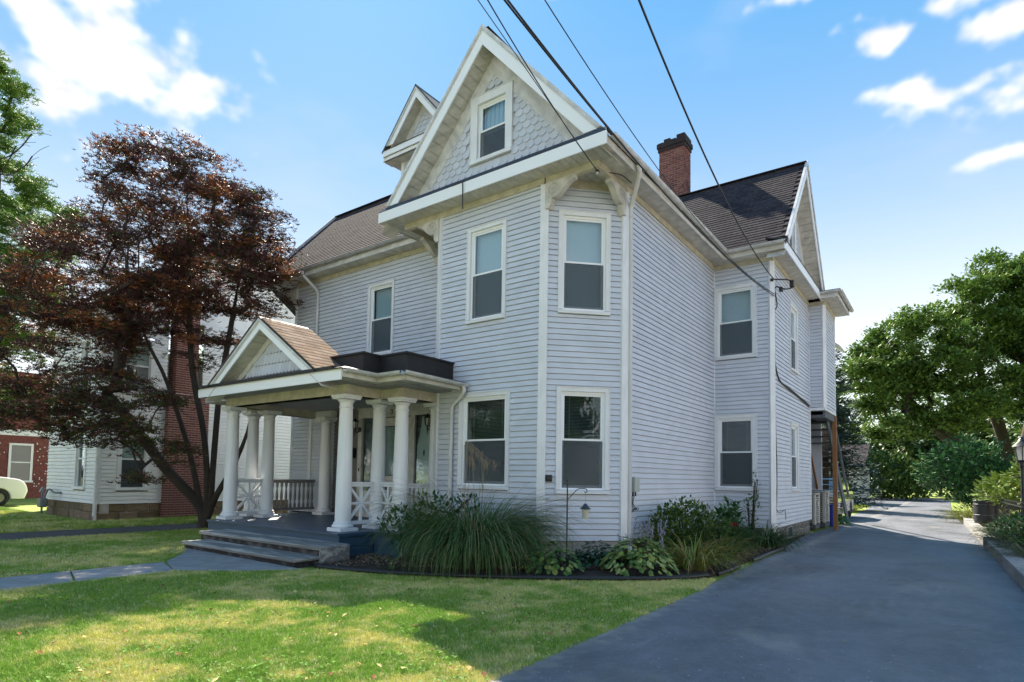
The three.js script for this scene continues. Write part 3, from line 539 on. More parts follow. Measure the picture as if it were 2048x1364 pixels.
// beams, fascia and roof
{
  const beam = (x0, x1, z0, z1) => put(porch, 'beam', [bx(x0, x1, CT, 3.17, z0, z1), bx(x0 - .01, x1 + .01, CT, CT + .03, z0 - .01, z1 + .01)], cream);
  beam(-13.14, -8.88, -7.14, -6.94); beam(-9.12, -8.92, -7.86, -7.14); beam(-8.92, -8.3, -7.98, -7.78); beam(-8.5, -8.3, -8.75, -7.98);
  beam(-13.13, -12.93, -7.86, -7.14); beam(-13.76, -13.13, -7.98, -7.78); beam(-13.76, -13.56, -9.78, -7.98);
  put(porch, 'inner_beam', [bx(-13.7, -12.9, 2.86, 3.15, -9.78, -9.6)], trim);
  const ceilPts = [[-13.3, -6.6], [-8.6, -6.6], [-8.6, -7.4], [-7.9, -7.4], [-7.9, -8.69], [-8.34, -8.69], [-9.32, -9.72], [-13.95, -9.78], [-13.95, -7.4], [-13.3, -7.4]];
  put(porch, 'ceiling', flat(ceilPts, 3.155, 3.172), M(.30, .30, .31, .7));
  const eavePts = [[-13.1, -6.32], [-8.25, -6.32], [-8.25, -7.12], [-7.55, -7.12], [-7.55, -8.68], [-8.34, -8.68], [-9.3, -9.7], [-14.4, -9.78], [-14.4, -7.12], [-13.1, -7.12]];
  put(porch, 'soffit', flat(eavePts, 3.178, 3.195), soffitM);
  put(porch, 'fascia', [bx(-13.12, -8.26, 3.10, 3.29, -6.335, -6.31)], vinylWhite);
  for (const b of [[-8.26, -8.235, -7.1, -6.335], [-8.235, -7.55, -7.125, -7.1], [-7.56, -7.535, -8.68, -7.125], [-13.14, -13.12, -7.1, -6.31], [-14.4, -13.14, -7.125, -7.1], [-14.42, -14.4, -9.78, -7.1]]) put(porch, 'fascia', bx(b[0], b[1], 3.15, 3.27, b[2], b[3]), soffitM);
  const off = (d) => [[-13.16 + d, -6.27 - d], [-8.2 - d, -6.27 - d], [-8.2 - d, -7.07 - d], [-7.5 - d, -7.07 - d], [-7.5 - d, -8.685], [-8.34, -8.685], [-9.3, -9.7], [-14.45 + d, -9.78], [-14.45 + d, -7.07 - d], [-13.16 + d, -7.07 - d]];
  // skirt roof rising to the membrane box
  const A = off(0), Bq = off(.34), geos = [];
  for (let k = 0; k < A.length; k++) { if (k >= 4 && k <= 6) continue; const n = (k + 1) % A.length; geos.push(sheet([V(A[k][0], 3.30, A[k][1]), V(A[n][0], 3.30, A[n][1]), V(Bq[n][0], 3.40, Bq[n][1]), V(Bq[k][0], 3.40, Bq[k][1])], .02)); }
  put(porch, 'skirt_roof', geos, blackRoof);
  put(porch, 'membrane_box', flat(off(.36).map(([x, z]) => [x, Math.min(z, -7.02)]), 3.30, 3.70), blackRoof);
  put(porch, 'membrane_edge', flat(off(.33).map(([x, z]) => [x, Math.min(z, -6.99)]), 3.70, 3.735), blackRoof);
  gutter(porch, V(-8.235, 3.29, -6.33), V(-8.235, 3.29, -7.08), V(1, 0, 0), .4); gutter(porch, V(-8.2, 3.29, -7.1), V(-7.55, 3.29, -7.1), V(0, 0, 1), .4); gutter(porch, V(-7.535, 3.29, -7.0), V(-7.535, 3.27, -8.68), V(1, 0, 0), .55);
  const ds = grp(porch, 'downspout', V(-7.8, .3, -8.6)); put(ds, 'pipe', tube([V(-7.47, 3.22, -8.55), V(-7.47, 3.12, -8.58), V(-7.62, 3.0, -8.62), V(-7.80, 2.88, -8.63), V(-7.83, 2.7, -8.63), V(-7.83, 1.6, -8.63), V(-7.83, .5, -8.63)], .04, 10, 50), dirtyWhite);
  // pediment
  const pd = grp(porch, 'pediment', V(-10.77, 3.3, -6.4)), pf = frame(-10.77, -6.62, 0);
  gableFront(pd, pf, { half: 2.02, y0: 3.36, yEave: 3.2, apex: 4.52, over: .34, step: .21, w: .115, fascW: .19, soff: .05 });
  const zb = -7.36, hw = 1.86;
  put(pd, 'roof', [sheet([V(-10.77 + hw, 3.325, -6.25), V(-10.77, 4.545, -6.25), V(-10.77, 4.545, zb), V(-10.77 + hw, 3.325, zb)].reverse(), .03), sheet([V(-10.77 - hw, 3.325, -6.25), V(-10.77, 4.545, -6.25), V(-10.77, 4.545, zb), V(-10.77 - hw, 3.325, zb)], .03), slab([[-1.7, 3.3], [1.7, 3.3], [0, 4.42]], -.73, -.66).applyMatrix4(pf)], blackRoof);
  put(pd, 'pent_roof', bx(-12.95, -8.45, 3.29, 3.345, -6.36, -6.27), blackRoof);
  // old tan shingles on the slopes
  const R = rng(88), ang = Math.atan2(1.22, hw), sl = Math.hypot(1.22, hw);
  for (const s of [1, -1]) for (let k = 0; k < Math.floor(sl / .15); k++) for (let z = -6.25, first = k % 2; z > zb + .02; z -= first ? .15 : .3, first = 0) {
    const z0 = Math.max(zb, z - (first ? .148 : .298)), t = (k + .5) * .15, cx = -10.77 + s * (hw - t * Math.cos(ang)), cy = 3.325 + t * Math.sin(ang);
    if (z - z0 < .04) continue;
    const g = bx(-.08, .08, .002, .014, z0, z).applyMatrix4(new THREE.Matrix4().makeRotationZ(-s * (ang - .03))).translate(cx, cy + .006, 0); put(pd, 'shingle', g, tanShingle[Math.floor(R() * 3)]);
  }
}
// entrance: surround, door, side panels, number, lamps and letter box
{
  const e = thing('front_door', 'white front door with tall glass pane and side panels under the porch', 'door', V(-10.6, YD, -9.75)), fr = frame(0, -9.8, 0), L = (g) => mapG(g, fr), white = M(.56, .55, .53, .5, { map: grimeTex });
  put(e, 'surround', L([bx(-11.97, -11.83, YD, 3.12, 0, .07), bx(-9.46, -9.34, YD, 3.12, 0, .07), bx(-11.83, -9.46, 2.9, 3.12, 0, .07), bx(-11.42, -11.28, YD, 2.9, 0, .06), bx(-10.12, -9.98, YD, 2.9, 0, .06)]), white);
  put(e, 'cornice', L([bx(-12.0, -9.34, 3.12, 3.152, 0, .10)]), white);
  const d = grp(e, 'door', V(-10.7, YD, -9.78));
  put(d, 'leaf', L([bx(-11.28, -11.10, YD, 2.88, 0, .03), bx(-10.30, -10.12, YD, 2.88, 0, .03), bx(-11.10, -10.30, 2.68, 2.88, 0, .03), bx(-11.10, -10.30, 1.36, 1.48, 0, .03), bx(-11.10, -10.30, YD, .62, 0, .03), bx(-11.10, -10.30, .62, 1.36, 0, .014)]), white);
  put(d, 'pane', L([bx(-11.10, -10.30, 1.48, 2.68, .008, .014)]), glassM); put(d, 'dark_hall', L([bx(-11.2, -10.2, 1.4, 2.75, -.28, -.26)]), M(.05, .055, .055, .9));
  put(d, 'curtain', L([bx(-11.06, -10.5, 1.5, 2.66, -.06, -.05)]), M(.30, .33, .31, .9));
  put(d, 'moulding', L([bx(-11.06, -10.34, 1.30, 1.34, .03, .05), bx(-11.02, -10.38, 1.06, 1.09, .014, .03), bx(-10.9, -10.86, .75, 1.06, .014, .03), bx(-10.54, -10.5, .75, 1.06, .014, .03)]), white);
  put(d, 'handle', L([at(rb(.05, .26, .02, .01), -11.19, 1.72, .04), at(new THREE.SphereGeometry(.035, 12, 8), -11.19, 1.46, .06), at(rb(.05, .16, .02, .01), -11.19, 1.2, .04)]), darkMetal);
  put(d, 'letter_slot', L([bx(-11.02, -10.86, 1.14, 1.26, .03, .042)]), darkMetal);
  put(e, 'side_panel', L([bx(-11.83, -11.42, YD, 1.1, 0, .03), bx(-9.98, -9.46, YD, 1.1, 0, .03)]), white);
  const sl = grp(e, 'sidelight', V(-9.7, 1.1, -9.8)); put(sl, 'pane', L([bx(-9.95, -9.5, 1.1, 2.88, .012, .016)]), glassM);
  const lace = new THREE.Shape(); lace.moveTo(-9.94, 1.36); for (let k = 0; k <= 8; k++) lace.lineTo(-9.94 + k * .055, 1.24 + (k % 2 ? .16 : 0) - k * .01); lace.lineTo(-9.5, 2.86); lace.lineTo(-9.80, 2.86); lace.lineTo(-9.82, 2.62); lace.lineTo(-9.9, 2.3); lace.lineTo(-9.94, 2.2); lace.closePath();
  const hole = new THREE.Path(); hole.absellipse(-9.72, 2.02, .028, .075, 0, Math.PI * 2); lace.holes.push(hole);
  put(sl, 'lace_panel', L([slab(lace, -.006, -.002)]), M(.60, .59, .56, .9)); put(sl, 'backing', L([bx(-9.97, -9.48, 1.08, 2.9, -.06, -.04)]), M(.10, .10, .11, .9));
  const s2 = grp(e, 'sidelight', V(-11.6, 1.1, -9.8)); put(s2, 'pane', L([bx(-11.8, -11.45, 1.1, 2.88, .012, .016)]), glassM); put(s2, 'backing', L([bx(-11.82, -11.43, 1.08, 2.9, -.06, -.04)]), M(.16, .165, .165, .9));
  put(e, 'bell_button', L([at(rb(.03, .09, .02, .006), -11.9, 1.62, .08)]), darkMetal);
  const font = await new FontLoader().loadAsync('fonts/droid/droid_serif_regular.typeface.json');
  put(e, 'house_number', L([clean(new TextGeometry('3', { font, size: .12, depth: .012, curveSegments: 5 })).translate(-10.80, 2.955, .07)]), darkMetal);
  const lantern = (x, y, label) => {
    const t = thing('wall_lantern', label, 'lamp', V(x, y, -9.74)), z0 = -9.73;
    put(t, 'back_plate', at(new THREE.CylinderGeometry(.065, .065, .025, 16), x, y, z0 + .012, 0, Math.PI / 2), darkMetal);
    put(t, 'arm', tube([V(x, y - .02, z0 + .02), V(x, y - .08, z0 + .08), V(x, y - .04, z0 + .15), V(x, y, z0 + .16)], .012, 6), darkMetal);
    put(t, 'glass', at(new THREE.CylinderGeometry(.07, .045, .16, 6), x, y + .10, z0 + .16), M(.42, .40, .36, .3));
    const bars = []; for (let k = 0; k < 6; k++) { const a = k * Math.PI / 3; bars.push(bar(V(x + .047 * Math.sin(a), y + .02, z0 + .16 + .047 * Math.cos(a)), V(x + .073 * Math.sin(a), y + .18, z0 + .16 + .073 * Math.cos(a)), .012, .012, V(1, 0, .2))); }
    put(t, 'cage', [...bars, at(new THREE.CylinderGeometry(.05, .03, .03, 6), x, y + .01, z0 + .16)], darkMetal);
    put(t, 'cap', [at(new THREE.CylinderGeometry(.02, .10, .08, 6), x, y + .22, z0 + .16), at(new THREE.SphereGeometry(.02, 8, 6), x, y + .275, z0 + .16)], darkMetal);
    put(t, 'finial', at(new THREE.ConeGeometry(.022, .2, 6), x, y - .12, z0 + .16, 0, Math.PI), darkMetal);
  };
  lantern(-11.90, 2.62, 'black wall lantern left of the front door, partly behind a column'); lantern(-9.40, 2.60, 'black wall lantern on the panel to the right of the front door');
  const mb = thing('letter_box', 'black metal letter box on the shaded porch wall beside the door', 'mailbox', V(-12.3, 1.9, -9.75));
  put(mb, 'body', at(rb(.40, .22, .12, .02), -12.28, 2.02, -9.715), darkMetal); put(mb, 'lid', at(rb(.41, .05, .14, .015), -12.28, 2.14, -9.71), M(.02, .02, .022, .3));
}
// steps
{
  const st = thing('concrete_steps', 'weathered dark concrete steps leading up to the porch deck', 'steps', V(-10.4, 0, -6.1));
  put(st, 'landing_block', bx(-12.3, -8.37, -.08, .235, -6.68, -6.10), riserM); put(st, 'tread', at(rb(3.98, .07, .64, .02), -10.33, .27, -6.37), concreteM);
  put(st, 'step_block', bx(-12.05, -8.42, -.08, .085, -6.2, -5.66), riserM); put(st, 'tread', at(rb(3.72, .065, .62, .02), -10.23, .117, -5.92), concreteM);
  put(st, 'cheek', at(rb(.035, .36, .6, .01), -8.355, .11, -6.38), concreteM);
}
// ---------------------------------------------------------------- ground, drive, paths, kerb, beds
const grassTex = tex(1024, 1024, (u, v) => { const a = pn(u, v, 9, 1, 5), b = pn(u, v, 70, 8, 3), d = sstep(.1, .55, pn(u, v, 5, 17, 4)); const r = .17 + .06 * a + .05 * b + .18 * d, g = .23 + .06 * a + .05 * b + .12 * d, bl = .035 + .015 * a + .02 * b + .03 * d; return [toS(clamp(r)), toS(clamp(g)), toS(clamp(bl))]; }, true, [.14, .14]);
const groundG = new THREE.PlaneGeometry(900, 900, 1, 1).rotateX(-Math.PI / 2); { const p = groundG.attributes.position, u = groundG.attributes.uv; for (let i = 0; i < p.count; i++) u.setXY(i, p.getX(i), p.getZ(i)); }
struct(put(scene, 'ground', groundG.translate(0, -.012, -60), M(1, 1, 1, 1, { map: grassTex })));
// outline with uneven edges: points [x, z]
function rough(pts, amp, seed, step = .12) { const out = [], R = rng(seed); for (let i = 0; i < pts.length; i++) { const a = pts[i], b = pts[(i + 1) % pts.length], L = Math.hypot(b[0] - a[0], b[1] - a[1]), n = Math.max(1, Math.min(120, Math.round(L / step))); for (let k = 0; k < n; k++) { const t = k / n, x = a[0] + (b[0] - a[0]) * t, z = a[1] + (b[1] - a[1]) * t; out.push([x + amp * fbm(x * 2.1, z * 2.1, seed), z + amp * fbm(x * 2.1 + 40, z * 2.1, seed)]); } } return out; }
// worn, once sealed asphalt: broad fading, scuffs along the wheel tracks, tan dust along the lawn and in a few patches
const asphaltTex = (() => {
  const t = tex(768, 2048, (u, v) => {
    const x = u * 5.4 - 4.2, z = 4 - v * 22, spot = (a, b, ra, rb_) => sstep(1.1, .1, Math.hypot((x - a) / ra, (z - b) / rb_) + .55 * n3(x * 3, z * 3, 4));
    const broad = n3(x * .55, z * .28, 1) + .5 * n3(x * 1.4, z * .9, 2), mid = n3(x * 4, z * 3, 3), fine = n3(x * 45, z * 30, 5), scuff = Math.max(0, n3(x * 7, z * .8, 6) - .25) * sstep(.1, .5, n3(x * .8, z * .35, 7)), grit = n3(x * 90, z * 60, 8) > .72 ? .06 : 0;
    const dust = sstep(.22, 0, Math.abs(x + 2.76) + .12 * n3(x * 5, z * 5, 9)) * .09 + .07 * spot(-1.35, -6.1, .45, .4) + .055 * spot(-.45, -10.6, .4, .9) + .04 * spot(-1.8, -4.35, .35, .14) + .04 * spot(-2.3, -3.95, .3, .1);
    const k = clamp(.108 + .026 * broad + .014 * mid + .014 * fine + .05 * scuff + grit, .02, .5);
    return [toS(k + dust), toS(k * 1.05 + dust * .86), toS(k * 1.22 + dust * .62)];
  }, true, [1 / 5.4, 1 / 22]); t.offset.set(4.2 / 5.4, 4 / 22); t.wrapS = t.wrapT = THREE.MirroredRepeatWrapping; return t;
})();
const asphaltRough = tex(512, 512, grey((u, v) => .47 + .16 * pn(u, v, 5, 71, 4) + .08 * pn(u, v, 60, 5, 2)), false, [.17, .17]);
const asphaltBump = tex(512, 512, grey((u, v) => .5 + .4 * pn(u, v, 150, 7, 2)), false, [.8, .8]);
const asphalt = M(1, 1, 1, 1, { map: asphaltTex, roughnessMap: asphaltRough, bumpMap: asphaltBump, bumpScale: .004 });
const drivePts = [[-2.78, 4], [-2.76, -3.5], [-2.80, -8.3], [-2.9, -11.2], [-2.95, -14.2], [-3.25, -15.5], [-3.3, -19.5], [-3.15, -24], [-3.6, -28], [-3.7, -36], [-4.2, -46], [-9, -56], [-9, -66], [-1.5, -78], [.0, -70], [.05, -45], [.5, -26.5], [.84, -14.5], [.94, -10.4], [1.0, 4]];
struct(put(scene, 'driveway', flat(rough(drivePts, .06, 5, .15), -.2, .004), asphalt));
struct(put(scene, 'neighbour_driveway', flat(rough([[-17.6, 8], [-15.75, 8], [-15.85, -30], [-17.75, -30]], .06, 9, .3), -.2, .004), M(.075, .072, .075, .9, { map: grimeTex, bumpMap: asphaltBump, bumpScale: .003 })));
// weeds, clover and fallen leaves
{
  const R = rng(171), tri = (w) => { const g = new THREE.BufferGeometry(); g.setAttribute('position', new THREE.Float32BufferAttribute([0, 0, 0, w, .5, .12, 0, 1, 0, 0, 0, 0, 0, 1, 0, -w, .5, .12], 3)); g.computeVertexNormals(); return clean(g); };
  const fill = (name, label, category, n, cols, s0, y, tilt) => { const im = new THREE.InstancedMesh(tri(.36), MD(1, 1, 1, .9), n), m4 = new THREE.Matrix4(), q = new THREE.Quaternion(); for (let k = 0; k < n;) { const x = -15.5 + R() * 16, z = -9 + R() * 9, lw = inPoly(x, z, lawnFront) || inPoly(x, z, lawnLeft), ok = name === 'weed_leaves' ? lw && fbm(x * .9, 5, z * .9, 2) > .12 : lw || R() < .12 && x > -2.7 && x < .7; if (!ok) continue; q.setFromEuler(new THREE.Euler(-1.5 + R() * tilt, R() * 6.3, 0, 'YXZ')); const s = s0 * (.5 + R()); m4.compose(V(x, y + R() * .012, z), q, V(s, s, s)); im.setMatrixAt(k, m4); im.setColorAt(k, col(...cols[Math.floor(R() * cols.length)])); k++; } im.name = name; shadow(im); scene.add(im); stuff(im); im.userData.label = label; im.userData.category = category; };
  var strewLawn = () => { fill('weed_leaves', 'clover and broad weed leaves spread through the front lawn', 'weeds', 5000, [[.11, .22, .045], [.14, .27, .055], [.17, .28, .08]], .032, .012, .4); fill('fallen_leaves', 'small dry leaves fallen on the lawn and drive', 'leaves', 520, [[.34, .17, .07], [.42, .28, .12], [.2, .09, .05], [.5, .42, .2]], .045, .022, .5); };
}
// pale worn patches and flecks on the asphalt
{
  const R = rng(71), wear = M(.135, .13, .13, .95, { map: grimeTex }), geos = [], spots = [];
  for (let k = 0; k < 320; k++) { const t = R(), x = -2.6 + R() * 3.1, z = -3.2 - R() * R() * 16, s = .004 + R() * .009; geos.push(at(new THREE.CircleGeometry(s, 5), x, .0085, z, R() * 6, -Math.PI / 2)); }
  stuff(put(scene, 'pale_grit', geos, M(.42, .41, .38, .9))).userData.label = 'pale grit flecks scattered on the dark asphalt drive'; scene.children.at(-1).userData.category = 'grit';
}
// the street in front, behind the viewer
struct(put(scene, 'street', flat([[-120, 12.5], [-120, 4.6], [120, 4.6], [120, 12.5]], -.2, .002), M(.20, .20, .20, .9, { map: grimeTex })));
{ const sw = struct(grp(scene, 'pavement', V(0, 0, 3))); const m = M(.45, .44, .42, .9, { map: grimeTex }); for (let k = -24; k < 24; k++) { put(sw, 'slab', bx(k * 1.5 - 6, k * 1.5 - 4.51, -.1, .01, 2.6, 4.0), m); put(sw, 'slab', bx(k * 1.5 - 6, k * 1.5 - 4.51, -.1, .01, 13.2, 14.6), m); } }
// concrete path in slabs
{
  const path = struct(grp(scene, 'path', V(-9.7, 0, -3))); const z = [-5.5, -4.35, -3.1, -1.85, -.6, .65, 1.9, 3.2], xl = (zz) => zz < -4.35 ? -12.2 : -10.42, cm = [M(.36, .34, .33, .9, { map: grimeTex, bumpMap: fineBump, bumpScale: .003 }), M(.32, .305, .295, .9, { map: grimeTex, bumpMap: fineBump, bumpScale: .003 })];
  put(path, 'slab', flat(rough([[-12.15, -5.68], [-11.4, -5.36], [-10.44, -4.62], [-9.42, -4.3], [-8.62, -4.95], [-8.1, -5.62]], .015, 3), -.1, .016), cm[1]);
  for (let k = 0; k < 6; k++) put(path, 'slab', flat([[-10.42, -4.57 + 1.28 * k + .015], [-9.36 + .0, -4.28 + 1.28 * k + .015], [-9.33, -3.3 + 1.28 * k + (k ? .3 : .28)], [-10.42, -3.3 + 1.28 * k]].map(([x, zz]) => [x + .05 * k * .3, zz]), -.1, .016 + .003 * (k % 2)), cm[k % 2]);
}
// raised kerb of concrete blocks along the right of the drive
{
  const kb = thing('kerb_wall', 'low wall of grey concrete blocks edging the right side of the drive', 'kerb', V(.9, 0, -14)), R = rng(4), m = [M(.25, .245, .24, .9, { map: grimeTex, bumpMap: fineBump, bumpScale: .003 }), M(.32, .31, .30, .9, { map: grimeTex, bumpMap: fineBump, bumpScale: .003 })];
  const ed = (z) => z > -10.4 ? .86 : .86 - (z + 10.4) * -.0245;
  let z = -3; while (z > -33) { const w = .95 + R() * .15, a = ed(z), b = ed(z - w), ang = Math.atan2(b - a, w); put(kb, 'kerb_block', at(rb(.27, .24, w - .012, .012), (a + b) / 2 + .12, .10 + (R() - .5) * .015, z - w / 2, -ang + (R() - .5) * .01), m[Math.floor(R() * 2)]); z -= w; }
  struct(put(scene, 'planting_bed', flat([[1.12, 2], [1.0, -14], [.62, -33], [14, -33], [14, 2]], -.1, .13), M(.06, .045, .035, 1, { map: grimeTex })));
}
// mulch bed along the house with a black plastic edging
const edgePts = [[-8.3, -5.95], [-7.95, -5.85], [-7.3, -5.98], [-6.62, -6.24], [-5.3, -6.97], [-4.14, -7.84], [-3.5, -8.45], [-3.17, -8.88], [-3.02, -9.25]];
struct(put(scene, 'mulch_bed', flat([...edgePts, [-3.05, -10.5], [-3.05, -13], [-3.1, -15.5], [-3.4, -19.5], [-3.4, -14.8], [-4.75, -14.8], [-4.75, -9.7], [-5.8, -8.65], [-8.0, -8.65], [-8.0, -7.4], [-8.7, -7.4], [-8.7, -6.6], [-8.37, -6.6]], -.1, .035), MD(.085, .066, .055, 1, { map: grimeTex, bumpMap: fineBump, bumpScale: .02 })));
{
  const e = thing('bed_edging', 'black plastic edging tube curving along the flower bed', 'edging', V(-5.5, 0, -7));
  put(e, 'tube', tube(edgePts.map(([x, z]) => V(x, .045, z)), .032, 8, 90), M(.012, .012, .013, .5));
  put(e, 'loose_end', tube([V(-2.96, .03, -9.5), V(-2.93, .035, -10.1), V(-2.95, .03, -10.7)], .03, 8, 10), M(.03, .03, .032, .6)); put(e, 'loose_end', tube([V(-2.96, .03, -11.6), V(-2.98, .035, -12.8), V(-3.0, .03, -14.2)], .03, 8, 10), M(.08, .08, .08, .6));
  const R = rng(12), chips = []; const mc = [[.15, .11, .085], [.085, .065, .05], [.24, .19, .15]];
  const im = new THREE.InstancedMesh(bx(-.5, .5, -.5, .5, -.5, .5), MD(1, 1, 1, 1), 5200), m4 = new THREE.Matrix4(), q = new THREE.Quaternion(); let n = 0;
  while (n < 5200) { const x = -8.6 + R() * 5.5, z = -6 - R() * 9; const inside = (x < -7.9 ? z > -7.4 && z < -5.95 : z < -6.0 - (x + 7.9) * .78 && (x < -5.8 ? z > -8.6 : z > -9.5 - (x + 5.8) * 5)); if (!inside) continue; q.setFromEuler(new THREE.Euler((R() - .5) * .9, R() * 6.3, (R() - .5) * .9)); m4.compose(V(x, .042 + R() * .02, z), q, V(.02 + R() * .06, .006 + R() * .006, .008 + R() * .016)); im.setMatrixAt(n, m4); im.setColorAt(n, col(...mc[Math.floor(R() * 3)])); n++; }
  im.name = 'bark_chips'; shadow(im); scene.add(im); stuff(im); im.userData.label = 'brown bark chips covering the flower bed'; im.userData.category = 'mulch';
}
// ---------------------------------------------------------------- lawn
function blade(w, h, bend, seg = 3) { const p = [], n = seg; const pt = (k, s) => { const t = k / n; return [s * w * (1 - t * .85) / 2, h * t * (1 - .25 * bend * t), bend * h * t * t]; }; for (let k = 0; k < n; k++) { const a = pt(k, -1), b = pt(k, 1), c = pt(k + 1, 1), d = pt(k + 1, -1); p.push(...a, ...b, ...c, ...a, ...c, ...d); } const g = new THREE.BufferGeometry(); g.setAttribute('position', new THREE.Float32BufferAttribute(p, 3)); g.computeVertexNormals(); return clean(g); }
function tuftGeo(seed, n, h, spread) { const R = rng(seed), l = []; for (let k = 0; k < n; k++) l.push(at(blade(.0045 + R() * .003, h * (.55 + R() * .6), .25 + R() * .9, 2), (R() - .5) * spread, 0, (R() - .5) * spread, R() * 6.3, (R() - .5) * .5)); return merge(l); }
const leafMat = (rough = .6, t = .35) => new THREE.MeshPhysicalMaterial({ color: col(1, 1, 1), roughness: rough, transmission: t, thickness: 0, specularIntensity: .35 });
function lawnColor(x, z, R) {
  const a = fbm(x * .55, 3, z * .55, 3), b = fbm(x * 2.3, 9, z * 2.3, 3), dry = sstep(-.2, .42, a * .8 + b * .6 + (fbm(x * .25 + 7, 1, z * .25, 2)) * .4), k = .8 + R() * .45;
  const g = [.24, .37, .07], y = [.66, .60, .22], w = [.66, .58, .38]; const d = dry * .75, s = R() < .06 + .12 * dry ? 1 : 0;
  return [0, 1, 2].map((i) => ((g[i] * (1 - d) + y[i] * d) * (1 - s) + w[i] * s) * k);
}
const PX = (x, z) => { // distance from the camera decides how densely tufts are set
  return Math.hypot(x, z); };
function inPoly(x, z, P) { let c = false; for (let i = 0, j = P.length - 1; i < P.length; j = i++) if ((P[i][1] > z) !== (P[j][1] > z) && x < (P[j][0] - P[i][0]) * (z - P[i][1]) / (P[j][1] - P[i][1]) + P[i][0]) c = !c; return c; }
const lawnFront = [[-2.72, 2.5], [-2.72, -3.5], [-2.76, -8.3], [-2.9, -9.2], [-3.1, -8.85], [-3.45, -8.4], [-4.1, -7.78], [-5.25, -6.92], [-6.6, -6.2], [-7.9, -5.8], [-8.05, -5.65], [-8.6, -4.9], [-9.38, -4.25], [-9.32, 2.5]];
const lawnLeft = [[-10.42, 2.5], [-10.44, -4.6], [-11.4, -5.36], [-12.2, -5.75], [-12.3, -6.7], [-13.25, -6.75], [-13.25, -7.5], [-14.1, -7.5], [-14.1, -9.7], [-15.75, -9.7], [-15.72, 2.5]];
const lawnNeighbour = [[-17.68, 2.5], [-17.7, -12], [-20.0, -12], [-20.0, -6.7], [-24.4, -6.7], [-32, -6.9], [-32, 2.5]];
function lawn(name, label, poly, x0, x1, z0, z1, tries, seed, scale, dens) {
  const R = rng(seed), list = []; const geos = [tuftGeo(seed, 9, .04, .055), tuftGeo(seed + 1, 7, .045, .06)];
  for (let k = 0; k < tries; k++) { const x = x0 + (x1 - x0) * R(), z = z0 + (z1 - z0) * R(); if (!inPoly(x, z, poly)) continue; if (R() > dens(x, z)) continue; list.push([x, z]); }
  const im = new THREE.InstancedMesh(geos[0], MD(1, 1, 1, .9), list.length), m4 = new THREE.Matrix4(), q = new THREE.Quaternion();
  list.forEach(([x, z], i) => { q.setFromEuler(new THREE.Euler((R() - .5) * .3, R() * 6.3, (R() - .5) * .3)); const s = scale(x, z) * (.75 + R() * .55); m4.compose(V(x, -.008, z), q, V(s, s * (.8 + R() * .5), s)); im.setMatrixAt(i, m4); im.setColorAt(i, col(...lawnColor(x, z, R))); });
  im.name = name; shadow(im); scene.add(im); stuff(im); im.userData.label = label; im.userData.category = 'grass';
}
lawn('lawn_grass', 'mown front lawn with dry yellow patches between path and drive', lawnFront, -9.4, -2.7, -9.2, .5, 230000, 101, (x, z) => .62 + .035 * PX(x, z), (x, z) => clamp(1.35 - PX(x, z) * .055));
lawn('lawn_grass_001', 'shaded lawn left of the path under the maple', lawnLeft, -15.8, -10.4, -9.8, 0, 90000, 111, (x, z) => .9 + .02 * PX(x, z), () => .75);
lawn('lawn_grass_002', 'bright lawn in front of the white neighbouring house', lawnNeighbour, -32, -17.6, -12, 0, 90000, 121, () => 1.7, () => .6);
lawn('lawn_grass_003', 'grass strip beyond the parked car at the back', [[-14, -33], [-4.3, -36], [-4.3, -46], [-14, -46]], -14, -4, -46, -33, 26000, 131, () => 2.6, () => .6);

strewLawn();
// ---------------------------------------------------------------- plants
function instanced(parent, name, geo, mat, list) { // list of [matrix, colour]; matrices in world metres
  const im = new THREE.InstancedMesh(geo, mat, list.length), o = wpos.get(parent), t = new THREE.Matrix4();
  list.forEach(([m, c], i) => { t.copy(m); t.elements[12] -= o.x; t.elements[13] -= o.y; t.elements[14] -= o.z; im.setMatrixAt(i, t); im.setColorAt(i, c); });
  im.name = name; shadow(im); parent.add(im); return stuff(im);
}
const triGeo = (tris) => { const g = new THREE.BufferGeometry(); g.setAttribute('position', new THREE.Float32BufferAttribute(tris.flat(2), 3)); g.computeVertexNormals(); return clean(g); };
// leaf shapes of unit length along +y, lying near the xy plane
const ovalLeaf = (() => { const L = [[0, 0], [.22, .25], [.27, .5], [.17, .78], [0, 1]], t = []; for (let k = 0; k < 4; k++) for (const s of [-1, 1]) { const a = [0, L[k][1], 0], b = [s * L[k][0], L[k][1], .08 * L[k][0] * 3], c = [s * L[k + 1][0], L[k + 1][1], .08 * L[k + 1][0] * 3], d = [0, L[k + 1][1], 0]; t.push(s > 0 ? [a, b, c] : [a, c, b]); t.push(s > 0 ? [a, c, d] : [a, d, c]); } return triGeo(t); })();
const diamondLeaf = triGeo([[[0, 0, 0], [.28, .45, .06], [0, 1, 0]], [[0, 0, 0], [0, 1, 0], [-.28, .45, .06]]]);
const palmLeaf = (lobes, depth, fold = .12) => { const t = [], n = lobes, c = [0, .3, 0]; for (let k = 0; k < n; k++) { const a = (-1 + 2 * k / (n - 1)) * 2.15, r = .72 - .16 * Math.abs(-1 + 2 * k / (n - 1)), w = depth; const p = (an, rr, z) => [Math.sin(an) * rr, .3 + Math.cos(an) * rr, z]; t.push([c, p(a + w, r * .34, fold * .4), p(a, r, -fold)], [c, p(a, r, -fold), p(a - w, r * .34, fold * .4)]); } return triGeo(t); };
const mapleLeaf = palmLeaf(5, .42), jmapleLeaf = palmLeaf(5, .34, .2);
